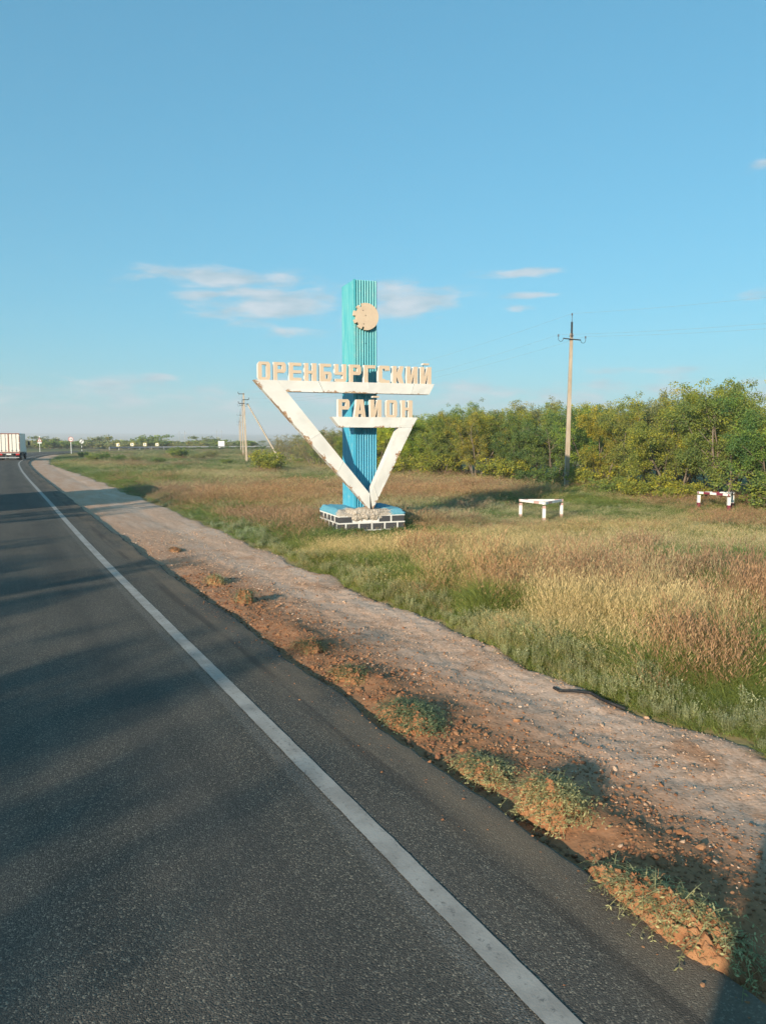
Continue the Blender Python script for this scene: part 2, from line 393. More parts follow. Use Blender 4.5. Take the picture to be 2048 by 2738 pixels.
def line_mat():
    m = NT('road_marking'); uv = m.uv(); c = m.coord('Object')
    sep = m.N('SeparateXYZ'); m.L(uv, sep.inputs[0])
    n = m.noise(c, 30, 5, 0.7); n2 = m.noise(m.mapping(uv, (14, 0.35, 1)), 1.0, 5, 0.6); n3 = m.noise(c, 3, 4)
    w = m.math('MULTIPLY', m.rng(n, 0.5, 0.66), m.rng(n2, 0.42, 0.62))
    col = m.mix(m.rng(n3, 0.3, 0.7), (0.27, 0.245, 0.215), (0.385, 0.355, 0.315))
    col = m.mix(m.rng(n2, 0.55, 0.7, 0, 0.35), col, (0.30, 0.29, 0.27))
    col = m.mix(m.math('MULTIPLY', w, 0.85), col, (0.09, 0.085, 0.08))
    m.bump(m.noise(c, 70, 3), 0.3, 0.006)
    return m.fin(col, 0.7)
M_LINE = line_mat()
def flat_z(off): return lambda s, t, x, y: (fbm(s * .25, t * .7, 2, 9) - .5) * 0.012 + off
def line_T(c, w): return lambda s: np.stack([c - w + (fbm(s * 9, s * 0, 2, 71) - .5) * .012, np.full_like(s, c), c + w + (fbm(s * 9, s * 0 + 4, 2, 73) - .5) * .012], 1)
tag(link('edge_line', strip('edge_line', sv, line_T(0.0, 0.08), flat_z(0.006), M_LINE)), 'solid white edge line painted on the asphalt', None, None, 'structure')
tag(link('centre_line', strip('centre_line', svals(-60, 285, 2, 0), line_T(-3.9, 0.06), flat_z(0.006), M_LINE)), 'solid white centre line painted on the asphalt', None, None, 'structure')
tag(link('far_edge_line', strip('far_edge_line', svals(-60, 285, 2, 0), line_T(-7.8, 0.072), flat_z(0.006), M_LINE)), 'white line along the far edge of the road', None, None, 'structure')

def shoulder_outer(s): return 3.95 + 0.35 * sst(12, 30, s) - 1.0 * sst(60, 100, s) + (fbm(s * .5, s * 0 + 7, 4, 61) - .5) * 0.9
def gravel_mat():
    m = NT('gravel'); uv = m.uv(); c = m.coord('Object')
    sep = m.N('SeparateXYZ'); m.L(uv, sep.inputs[0]); t, s = sep.outputs[0], sep.outputs[1]
    v = m.vor(c, 34); v2 = m.vor(c, 85); sc = m.N('SeparateColor'); m.L(v.outputs['Color'], sc.inputs[0])
    n = m.noise(c, 0.9, 6, 0.62, 0.3); n2 = m.noise(m.mapping(uv, (1.3, 0.22, 1)), 1.0, 6, 0.62, 0.2); nf = m.noise(c, 14, 5, 0.7)
    pale = m.mix(sc.outputs[0], (0.45, 0.28, 0.185), (0.64, 0.43, 0.305)); grey = m.mix(sc.outputs[1], (0.53, 0.365, 0.265), (0.65, 0.475, 0.36))
    base = m.mix(m.rng(n2, 0.42, 0.62), pale, grey)
    red = m.mix(nf, (0.27, 0.12, 0.058), (0.42, 0.215, 0.11))
    near = m.rng(s, 8, 32, 1, 0.25)
    k1 = m.math('MULTIPLY', m.rng(t, 1.6, 3.2, 1, 0), m.rng(n, 0.18, 0.40)); k2 = m.math('MULTIPLY', m.rng(n, 0.50, 0.66), 0.75)
    base = m.mix(m.math('MULTIPLY', m.math('MAXIMUM', k1, k2), near), base, red)
    base = m.mix(m.rng(nf, 0.32, 0.46, 0.55, 0), base, (0.12, 0.075, 0.045))
    h = m.math('ADD', m.math('MULTIPLY', v.outputs['Distance'], -1), m.math('MULTIPLY', nf, 0.8)); m.bump(h, 0.25, 0.012)
    return m.fin(base, 0.95, 0, 0.1)
M_GRAVEL = gravel_mat()
def shoulder_z(s, t, x, y):
    w = sst(1.0, 1.3, t); rough = sst(40, 12, s) * 0.8 + .2
    berm = np.exp(-((t - 1.55) / .38) ** 2) * sst(26, 10, s) * (0.16 * fbm(x / .9, y / .9, 3, 81) ** 1.5)
    z = -0.085 + (fbm(x / .7, y / .7, 4, 83) - .5) * 0.07 * rough + (fbm(x / .09, y / .09, 3, 85) - .5) * 0.045 * rough + berm
    rut = np.exp(-((t - 3.0) / .3) ** 2) + np.exp(-((t - 1.35) / .25) ** 2) * 0.4
    out = shoulder_outer(s); return z - 0.02 * rut - 0.16 * sst(-0.25, 0.25, t - out)
def shoulder_T(s):
    w = edge_wave(s) + ASPHALT_R - .05; o = shoulder_outer(s) + 0.35; k = np.linspace(0, 1, 64)
    return w[:, None] + (o - w)[:, None] * k[None, :]
tag(link('gravel_shoulder', strip('gravel_shoulder', svals(-4, 150, 0.055, 19), shoulder_T, shoulder_z, M_GRAVEL)), 'sandy gravel shoulder with red earth beside the asphalt', None, None, 'structure')
tag(link('verge', strip('verge', svals(-60, 285, 2, 0), lambda s: np.stack([np.full_like(s, -11.2), np.full_like(s, -10), np.full_like(s, ASPHALT_L + .01)], 1), lambda s, t, x, y: np.where(t < -11, -0.25, -0.09), M_GRAVEL)), 'narrow gravel verge along the far side of the road', None, None, 'structure')

# ------------------------------------------------------------------ monument: district border sign
MON_A = R(20)
MON = empty('border_monument', (-1.33, 23.2, 0), MON_A)          # local x along the front, y back, z up
tag(MON, 'tall turquoise pillar monument with white V frame and beige district name letters', 'monument')
def teal_mat():
    m = NT('turquoise_paint'); c = m.coord()
    n = m.noise(m.mapping(c, (9, 9, 0.7)), 1.0, 6, 0.6); n2 = m.noise(c, 6, 5, 0.65)
    sep = m.N('SeparateXYZ'); m.L(c, sep.inputs[0])
    lo = m.mix(m.rng(n, 0.3, 0.7), (0.04, 0.31, 0.47), (0.075, 0.38, 0.53)); up = m.mix(m.rng(n, 0.3, 0.7), (0.06, 0.36, 0.42), (0.15, 0.48, 0.50))
    col = m.mix(m.rng(m.math('ADD', sep.outputs[2], m.math('MULTIPLY', n2, 1.4)), 3.6, 6.2), lo, up)
    col = m.mix(m.rng(m.math('MULTIPLY', n, n2), 0.28, 0.40, 0, 0.5), col, (0.30, 0.50, 0.50)); col = m.mix(m.rng(m.noise(m.mapping(c, (4, 4, 1.5)), 3.0, 6, 0.7), 0.66, 0.74, 0, 0.55), col, (0.30, 0.22, 0.15))
    return m.fin(col, 0.5, 0, 0.35)
M_TEAL = teal_mat()
def rustwhite_mat():
    m = NT('white_sheet_steel'); c = m.coord(); e = m.attr('edge', out='Fac')
    n = m.noise(c, 3.1, 6, 0.65, 0.3); n2 = m.noise(c, 14, 5, 0.7); n3 = m.noise(c, 1.1, 3)
    white = m.mix(m.rng(n3, 0.3, 0.7), (0.62, 0.605, 0.57), (0.70, 0.69, 0.66))
    white = m.mix(m.rng(n, 0.55, 0.75, 0, 0.25), white, (0.55, 0.50, 0.40))
    k = m.math('ADD', m.math('MULTIPLY', m.math('SUBTRACT', n, 0.5), 1.6), m.math('SUBTRACT', 0.16, e))
    k = m.math('ADD', k, m.math('MULTIPLY', m.math('SUBTRACT', n2, 0.5), 0.55))
    rust = m.mix(n2, (0.19, 0.075, 0.028), (0.42, 0.22, 0.10))
    rim = m.rng(k, 0.13, 0.19); core = m.rng(k, 0.22, 0.34)
    col = m.mix(rim, white, rust); col = m.mix(m.math('MULTIPLY', core, m.rng(n2, 0.4, 0.55)), col, (0.66, 0.56, 0.42))
    return m.fin(col, 0.5, 0, 0.35)
M_WHITE_STEEL = rustwhite_mat()
M_BEIGE = paint('beige_paint', (0.60, 0.47, 0.345), 0.6, 0.2, (0.38, 0.26, 0.15), 2.5)
M_LETTER_SIDE = paint('white_letter_side', (0.70, 0.68, 0.64), 0.6, 0.15)
M_DARK = paint('dark_steel', (0.035, 0.04, 0.045), 0.5, 0.3)
M_STEELGREY = paint('grey_steel', (0.33, 0.34, 0.35), 0.5, 0.3)

def corrugated(name, w, ribs, depth, z0, z1, parent, origin, ax, ay, duty=0.55):
    """trapezoid-profile sheet: ax along width, ay outwards"""
    prof = []; p = w / ribs
    for i in range(ribs):
        b = i * p; g = p * (1 - duty); r = 0.16 * p
        prof += [(b, 0), (b + g * .5 - r * .3, 0), (b + g * .5 + r, depth), (b + p - g * .5 - r, depth), (b + p - g * .5 + r * .3, 0)]
    prof.append((w, 0)); zs = np.linspace(z0, z1, 30); V = []; k = len(prof)
    for z in zs:
        for u, d in prof:
            d2 = d + 0.006 * (vn(u * 3, z * 1.4, 3) - .5)
            V.append([origin[0] + ax[0] * u + ay[0] * d2, origin[1] + ax[1] * u + ay[1] * d2, z])
    i = np.arange(k - 1)[None, :] + k * np.arange(len(zs) - 1)[:, None]; F = np.stack([i, i + 1, i + k + 1, i + k], -1).reshape(-1, 4)
    return link(name, mesh_np(name, V, F, [M_TEAL]), parent)
PU0, PU1, PB0, PB1, PZ0, PZ1 = 0.69, 1.45, 0.66, 1.86, 0.55, 7.63
pillar = MB().box(PU0 + .012, PU1 - .012, PB0 + .012, PB1 - .012, PZ0, PZ1 - 0.03).build('pillar', M_TEAL, MON)
corrugated('corrugated_sheet', PU1 - PU0, 9, 0.048, PZ0, PZ1, pillar, (PU0, PB0), (1, 0), (0, -1), 0.60)
corrugated('corrugated_sheet', PB1 - PB0, 14, 0.007, PZ0, PZ1 - .01, pillar, (PU0, PB1), (0, -1), (-1, 0), 0.6)
corrugated('corrugated_sheet', PB1 - PB0, 14, 0.007, PZ0, PZ1 - .01, pillar, (PU1, PB0), (0, 1), (1, 0), 0.6)
corrugated('corrugated_sheet', PU1 - PU0, 9, 0.03, PZ0, PZ1, pillar, (PU1, PB1), (-1, 0), (0, 1), 0.6)
MB().box(PU0 - .02, PU0 + .06, PB0 - .055, PB0 - .046, PZ0 + .02, PZ1 + .01).build('corner_trim', M_TEAL, pillar)
for (u, z) in ((1.06, 5.72), (0.72, 6.31), (1.0, 5.1)): MB().lathe([(0.012, 0), (0.012, .012)], 8, 0, Matrix.Translation((u, PB0 - .05, z)) @ Matrix.Rotation(R(90), 4, 'X')).build('bolt_hole', M_DARK, pillar)

def extruded(name, loops, d0, d1, mats, parent, front_mat=0, side_mat=1):
    """loops: outer + holes in (u,z); fills with a 2D curve and extrudes from depth d0 (front) to d1"""
    cu = bpy.data.curves.new(name, 'CURVE'); cu.dimensions = '2D'; cu.fill_mode = 'BOTH'; cu.extrude = abs(d1 - d0) / 2
    for lp in loops:
        sp = cu.splines.new('POLY'); sp.points.add(len(lp) - 1)
        for p, q in zip(sp.points, lp): p.co = (q[0], q[1], 0, 1)
        sp.use_cyclic_u = True
    ob = bpy.data.objects.new(name, cu); me = bpy.data.meshes.new_from_object(ob)
    bpy.data.objects.remove(ob); bpy.data.curves.remove(cu); me.name = name
    n = len(me.vertices); co = np.empty(n * 3, np.float32); me.vertices.foreach_get('co', co); co = co.reshape(-1, 3)
    me.vertices.foreach_set('co', np.stack([co[:, 0], (d0 + d1) / 2 - co[:, 2], co[:, 1]], 1).ravel()); me.update()
    me.materials.clear()
    for m in mats: me.materials.append(m)
    for p in me.polygons: p.material_index = front_mat if abs(p.normal.y) > 0.7 else side_mat; p.use_smooth = False
    me.update()
    return link(name, me, parent)

# gear emblem: plain disc on the right, teeth on the left
def gear_loop(cu, cz, ro, ri):
    pts = []
    for k in range(-96, 105, 4): a = R(k); pts.append((cu + ro * math.cos(a), cz + ro * math.sin(a)))
    on = True; pts2 = []
    for a in range(106, 263, 2):
        g = any(lo <= a <= hi for lo, hi in ((110, 122), (138, 155), (177, 195), (211, 226), (249, 261)))
        r = ri if g else ro
        if g != (not on):
            pts2.append((cu + (ro if on else ri) * math.cos(R(a)), cz + (ro if on else ri) * math.sin(R(a)))); on = not g
        pts2.append((cu + r * math.cos(R(a + .2)), cz + r * math.sin(R(a + .2))))
    return pts + pts2
em = extruded('emblem', [gear_loop(1.045, 6.52, 0.41, 0.325)], PB0 - .16, PB0 - .065, [M_BEIGE, M_BEIGE], MON)
for (u, z) in ((1.03, 6.55), (0.95, 6.70), (0.97, 6.29)): MB().lathe([(0.014, 0), (0.014, .01)], 8, 0, Matrix.Translation((u, PB0 - .158, z)) @ Matrix.Rotation(R(90), 4, 'X')).build('bolt', M_DARK, em)

# V frame of folded sheet steel; corner order: low-edge start, low-edge end, high-edge end, high-edge start
def beam(name, q, d0, d1, lab=None, seams=()):
    n, k = 24, 5; V = []; E = []; F = []
    P = [np.array(p) for p in q]
    for side, dep in ((0, d0), (1, d1)):
        for j in range(k):
            for i in range(n):
                a, b = i / (n - 1), j / (k - 1); p = (P[0] * (1 - a) + P[1] * a) * (1 - b) + (P[3] * (1 - a) + P[2] * a) * b
                inner = 0 < i < n - 1 and 0 < j < k - 1
                dent = 0.022 * (vn(p[0] * 2.6, p[1] * 3.1, 8) - .5) + 0.010 * (vn(p[0] * 7, p[1] * 7, 9) - .5)
                V.append((p[0], dep + (dent if side == 0 else 0) * (1 if inner else .35), p[1])); E.append(b)
    o = n * k
    for j in range(k - 1):
        for i in range(n - 1):
            a = j * n + i; F.append([a, a + 1, a + n + 1, a + n]); F.append([o + a, o + a + n, o + a + n + 1, o + a + 1])
    for i in range(n - 1):
        F.append([i + 1, i, o + i, o + i + 1]); a = (k - 1) * n + i; F.append([a, a + 1, o + a + 1, o + a])
    for j in range(k - 1):
        a = j * n; F.append([a + n, o + a + n, o + a, a][::-1]); b = j * n + n - 1; F.append([b, b + n, o + b + n, o + b][::-1])
    me = mesh_np(name, V, F, [M_WHITE_STEEL]); float_attr(me, E, 'edge')
    ob = link(name, me, MON)
    for sm in seams:
        a = sm; p0 = P[0] * (1 - a) + P[1] * a; p1 = P[3] * (1 - a) + P[2] * a; dr = (P[1] - P[0]); dr = dr / np.linalg.norm(dr) * 0.008
        MB().add([(p0[0] - dr[0], d0 - .012, p0[1] - dr[1]), (p0[0] + dr[0], d0 - .012, p0[1] + dr[1]), (p1[0] + dr[0], d0 - .012, p1[1] + dr[1]), (p1[0] - dr[0], d0 - .012, p1[1] - dr[1]),
                  (p0[0] - dr[0], d0 + .015, p0[1] - dr[1]), (p0[0] + dr[0], d0 + .015, p0[1] + dr[1]), (p1[0] + dr[0], d0 + .015, p1[1] + dr[1]), (p1[0] - dr[0], d0 + .015, p1[1] - dr[1])],
                 [(0, 1, 2, 3), (1, 5, 6, 2), (4, 0, 3, 7), (5, 4, 7, 6)]).build('seam', M_LETTER_SIDE, ob)
    return ob
D0, D1 = 0.10, 0.42
beam('long_strut', [(-2.50, 4.49), (1.03, 0.60), (1.017, 1.10), (-1.826, 4.49)], D0, D1, seams=(0.45, 0.70))
beam('upper_beam', [(-1.555, 4.165), (3.0, 4.165), (3.165, 4.49), (-1.82, 4.49)], D0 + .004, D1 - .004, seams=(0.245, 0.56, 0.86))
beam('lower_beam', [(0.08, 3.13), (2.425, 3.13), (2.60, 3.445), (-0.18, 3.445)], D0 + .003, D1 - .003, seams=(0.80,))
beam('short_strut', [(1.13, 0.625), (2.425, 3.126), (1.975, 3.126), (1.025, 1.085)], D0 + .002, D1 - .006, seams=(0.56, 0.12))
# letters ------------------------------------------------------------
def LT(ch):
    c = 0.13; s = 0.27
    O = [[(c, 0), (1 - c, 0), (1, c), (1, 1 - c), (1 - c, 1), (c, 1), (0, 1 - c), (0, c)], [(.32, .15), (.32, .84), (.68, .84), (.68, .15)]]
    if ch == 'О': return O
    if ch == 'Р': return [[(0, 0), (.30, 0), (.30, .42), (1 - c, .42), (1, .42 + c * .8), (1, 1 - c), (1 - c, 1), (0, 1)], [(.32, .61), (.32, .83), (.66, .83), (.66, .61)]]
    if ch == 'Е': return [[(0, 0), (1, 0), (1, .17), (.32, .17), (.32, .42), (1, .42), (1, .58), (.32, .58), (.32, .83), (1, .83), (1, 1), (0, 1)]]
    if ch == 'Н': return [[(0, 0), (.32, 0), (.32, .42), (.62, .42), (.62, 0), (1, 0), (1, 1), (.62, 1), (.62, .58), (.32, .58), (.32, 1), (0, 1)]]
    if ch == 'Б': return [[(0, 0), (1 - c, 0), (1, c), (1, .54 - c * .6), (1 - c, .56), (.32, .56), (.32, .83), (.96, .83), (.96, 1), (0, 1)], [(.48, .16), (.48, .40), (.70, .40), (.70, .16)]]
    if ch == 'У': return [[(c, 0), (1 - c, 0), (1, c), (1, 1), (.68, 1), (.68, .56), (.32, .56), (.32, 1), (0, 1), (0, .52), (c, .40), (.68, .40), (.68, .17), (.02, .17), (.02, .06)]]
    if ch == 'Г': return [[(0, 0), (.34, 0), (.34, .82), (1, .82), (1, 1), (0, 1)]]
    if ch == 'С': return [[(c, 0), (1, 0), (1, .17), (.60, .17), (.58, .24), (.34, .24), (.34, .82), (.58, .82), (.62, .72), (1, .72), (1, 1 - c * .4), (1 - c * .6, 1), (c, 1), (0, 1 - c), (0, c)]]
    if ch == 'К': return [[(0, 0), (.34, 0), (.34, .40), (.66, 0), (1, 0), (.80, .50), (1, 1), (.66, 1), (.36, .60), (.36, 1), (0, 1)]]
    if ch in 'ИЙ': return [[(0, 0), (.42, 0), (.66, .56), (.66, 0), (1, 0), (1, 1), (.64, 1), (.34, .40), (.34, 1), (0, 1)]]
    if ch == 'А': return [[(0, 0), (.33, 0), (.37, .18), (.63, .18), (.67, 0), (1, 0), (.80, 1), (.20, 1)], [(.42, .38), (.50, .80), (.58, .38)]]
def word(text, us, ub, z0, h, f0, f1):
    for ch, (a, b) in zip(text, us):
        loops = [[(a + u * (b - a), z0 + v * h) for u, v in lp] for lp in LT(ch)]
        o = extruded('letter', loops, f0, f1, [M_BEIGE, M_LETTER_SIDE], MON); o['label'] = 'beige block letter %s with white sides' % ch
        if ch == 'Й':
            w = b - a
            extruded('letter_breve', [[(a + w * .24, z0 + h * 1.13), (a + w * .80, z0 + h * 1.13), (a + w * .80, z0 + h * 1.22), (a + w * .24, z0 + h * 1.22)]], f0 + .01, f1, [M_BEIGE, M_LETTER_SIDE], o)
            MB().tube([(a + w * .40, f1 - .03, z0 + h * .98), (a + w * .40, f1 - .03, z0 + h * 1.14)], .008, 6).build('bracket', M_DARK, o)
word('ОРЕНБУРГСКИЙ', [(-2.383 + i * .4625, -2.383 + i * .4625 + .365) for i in range(12)], None, 4.488, .525, D0 + .02, D0 + .20)
word('РАЙОН', [(.029 + i * .5125, .029 + i * .5125 + .36) for i in range(5)], None, 3.443, .53, D0 + .02, D0 + .20)

# pedestal -------------------------------------------------------------
PED = 2.11
M_BRICK = paint('black_painted_brick', (0.06, 0.062, 0.068), 0.75, 0.5, (0.11, 0.10, 0.09), 7)
M_MORTAR = paint('white_painted_mortar', (0.70, 0.69, 0.66), 0.75, 0.4, (0.42, 0.37, 0.30), 8)
def cap_mat():
    m = NT('pedestal_cap'); c = m.coord(); e = m.attr('broken', out='Fac'); n = m.noise(c, 5, 6, 0.7); n2 = m.noise(c, 22, 5, 0.7)
    blue = m.mix(m.rng(n2, .3, .7), (0.09, 0.29, 0.39), (0.15, 0.38, 0.47)); stone = m.mix(m.rng(n2, .3, .7), (0.30, 0.245, 0.19), (0.56, 0.50, 0.43))
    k = m.rng(m.math('ADD', e, m.math('MULTIPLY', m.math('SUBTRACT', n2, .5), 0.9)), 0.42, 0.56)
    m.bump(n2, 0.5, 0.02); return m.fin(m.mix(k, blue, stone), 0.85, 0, 0.2)
M_CAP = cap_mat()
def pedestal():
    ped = MB().box(.02, PED - .02, .02, PED - .02, -.25, .42).build('pedestal', M_MORTAR, MON)
    # cap: rounded slab as a displaced grid shell
    n = 44; V = []; F = []; B = []; idx = {}
    def broken(x, y, z): return float(np.clip(math.exp(-((x - .95) / .75) ** 2) * (1 - sst(0.05, 0.75, y)) * 1.25 + 0.35 * (x < .5) * math.exp(-((y - .1) / .5) ** 2), 0, 1))
    top = 0.635
    def pt(i, j, lvl):
        x = PED * i / n; y = PED * j / n; d = min(x, y, PED - x, PED - y)
        return x, y, d
    for j in range(n + 1):
        for i in range(n + 1):
            x, y, d = pt(i, j, 0); r = .10; dz = 0 if d > r else r - math.sqrt(max(0, r * r - (r - d) ** 2))
            b = broken(x, y, 0)
            z = top - dz + (fbm(x * 7, y * 7, 4, 5) - .5) * (.05 + .12 * b) - .05 * b * (d < .3)
            V.append((x, y, z)); B.append(b)
    for j in range(n):
        for i in range(n): a = j * (n + 1) + i; F.append([a, a + 1, a + n + 2, a + n + 1])
    # skirt
    ring = [(i, 0) for i in range(n)] + [(n, j) for j in range(n)] + [(n - i, n) for i in range(n)] + [(0, n - j) for j in range(n)]
    levels = [.50, .455, .42]
    prev = [j * (n + 1) + i for i, j in ring]
    for li, z in enumerate(levels):
        cur = []
        for i, j in ring:
            x, y = PED * i / n, PED * j / n; nx = -1 if i == 0 else (1 if i == n else 0); ny = -1 if j == 0 else (1 if j == n else 0)
            o_ = .022 + (fbm(x * 6 + y * 3, z * 9 + y * 6, 3, 6) - .5) * .05; cur.append(len(V)); V.append((x + nx * o_, y + ny * o_, z)); B.append(broken(x, y, z))
        for k in range(len(ring)): F.append([prev[k], cur[k], cur[(k + 1) % len(ring)], prev[(k + 1) % len(ring)]])
        prev = cur
    me = mesh_np('cap', V, F, [M_CAP], True); float_attr(me, B, 'broken'); link('cap', me, ped)
    # bricks, one object each, in two and a half courses on all four sides
    courses = [(.225, .412, 0.0), (-.005, .200, .21), (-.22, -.03, 0.0)]
    base = MB().box(0, 1, 0, 1, 0, 1)
    def face(side):
        return {0: (Matrix.Identity(4)), 1: Matrix.Translation((PED, 0, 0)) @ Matrix.Rotation(R(90), 4, 'Z'), 2: Matrix.Translation((PED, PED, 0)) @ Matrix.Rotation(R(180), 4, 'Z'), 3: Matrix.Translation((0, PED, 0)) @ Matrix.Rotation(R(-90), 4, 'Z')}[side]
    rnd = random.Random(3); mort = MB(); bm = None
    for side in range(4):
        Mx = face(side)
        for ci, (z0, z1, off) in enumerate(courses):
            u = 0.0; ends = []
            cuts = [0.0] + [q for q in np.arange(0.42 - off, PED - .12, 0.42)] + [PED]
            for a, b in zip(cuts[:-1], cuts[1:]):
                if side == 0 and ci == 0 and .35 < (a + b) / 2 < 1.35: continue
                o = MB(); g = .014; x0, x1 = a + (g if a > 0 else -0.004), b - (g if b < PED else -0.004)
                vs = []
                for (x, z) in ((x0, z0), (x1, z0), (x1, z1), (x0, z1)): vs.append((x + rnd.uniform(-.004, .004), -.004 + rnd.uniform(-.006, .006), z + rnd.uniform(-.005, .005)))
                mx, mz = (x0 + x1) / 2, (z0 + z1) / 2
                vs += [(mx - .09, -.012, mz + .03), (mx + .08, -.006, mz - .02)]
                bk = [(x, .03, z) for (x, _, z) in vs[:4]]
                allv = [Mx @ Vector(v) for v in vs + bk]
                o.add(allv, [(0, 1, 5, 4), (1, 2, 5), (2, 3, 4, 5), (3, 0, 4), (0, 6, 7, 1), (1, 7, 8, 2), (2, 8, 9, 3), (3, 9, 6, 0)]).build('brick', M_BRICK, ped)
                if a > 0:
                    mort.box(a - .021, a + .021, -.022, .03, z0 - .005, z1 + .005, 0, Mx)
            if not (side == 0 and ci == 0): mort.box(-.02, PED + .02, -.026, .03, z1 - .008, z1 + .032, 0, Mx @ Matrix.Translation((0, rnd.uniform(-.002, .002), 0)))
            else: mort.box(-.02, .42, -.026, .03, z1 - .003, z1 + .028, 0, Mx); mort.box(1.36, PED + .02, -.026, .03, z1 - .003, z1 + .028, 0, Mx)
    mo = mort.build('mortar', M_MORTAR, ped)
    # crumbling render on the front
    nx, nz = 90, 42; V = []; F = []; B = []
    for j in range(nz + 1):
        for i in range(nx + 1):
            a = i / nx; b = j / nz; x = .22 + 1.30 * a; z = .13 + .50 * b
            ed = min(a, 1 - a) * 4; ed = min(1, ed); lo = sst(0.0, .3, b - .35 * fbm(x * 3, 2.0, 3, 3))
            bul = .075 * ed * float(lo) + (fbm(x * 11, z * 11, 4, 7) - .5) * .11 * ed + (fbm(x * 34, z * 34, 2, 9) - .5) * .035
            bul *= 1 - .65 * float(sst(.75, 1, b)); V.append((x, .02 - max(-.03, bul - .035 * (1 - ed * float(lo))), z)); B.append(1.0)
    for j in range(nz):
        for i in range(nx): a = j * (nx + 1) + i; F.append([a, a + 1, a + nx + 2, a + nx + 1])
    me = mesh_np('broken_render', V, F, [M_CAP], False); float_attr(me, B, 'broken'); link('broken_render', me, ped)
pedestal()

# ------------------------------------------------------------------ striped barrier frames
M_WHITE = paint('white_paint', (0.72, 0.70, 0.67), 0.6, 0.3, (0.40, 0.34, 0.27), 6)
M_MAROON = paint('maroon_paint', (0.20, 0.03, 0.055), 0.6, 0.3, (0.25, 0.15, 0.12), 6)
M_PINK = paint('faded_pink_paint', (0.52, 0.33, 0.29), 0.6, 0.4, (0.5, 0.42, 0.36), 6)
def barrier(P, zt, red, label, bands_on_rail, post_order):
    o = empty('barrier_frame', (P[0][0], P[0][1], 0)); tag(o, label, 'barrier', 'striped barrier frames in the grass')
    L_ = [Vector((x - P[0][0], y - P[0][1], 0)) for x, y in P]
    w = .052
    for p in L_:
        m = MB(); zs, cols = post_order
        for a, b, c in zip(zs[:-1], zs[1:], cols): m.box(p.x - w, p.x + w, p.y - w, p.y + w, a, b, c)
        m.build('post', [M_WHITE, red], o)
    for k in range(3):
        a, b = L_[k], L_[(k + 1) % 3]; d = (b - a); ln = d.length; ang = math.atan2(d.y, d.x); m = MB(); n = 5
        Mx = Matrix.Translation((a.x, a.y, 0)) @ Matrix.Rotation(ang, 4, 'Z'); dz = 0.003 * k
        for i in range(n): m.box(-w + (ln + 2 * w) * i / n, -w + (ln + 2 * w) * (i + 1) / n, -w * .7, w * .7, zt - .085 + dz, zt + dz, bands_on_rail[(i + k) % len(bands_on_rail)], Mx)
        m.build('rail', [M_WHITE, red], o)
barrier([(5.57, 26.5), (6.47, 27.8), (4.98, 27.75)], .60, M_PINK, 'triangular white and faded pink barrier frame standing in the dry grass', (0, 1, 0, 0), ((-.2, .06, .38, .47), (1, 0, 1)))
barrier([(13.35, 29.6), (13.98, 30.7), (12.72, 30.9)], .66, M_MAROON, 'white and maroon striped barrier frame beside the tree belt', (1, 0, 0, 1, 0), ((-.2, .22, .53), (1, 0)))

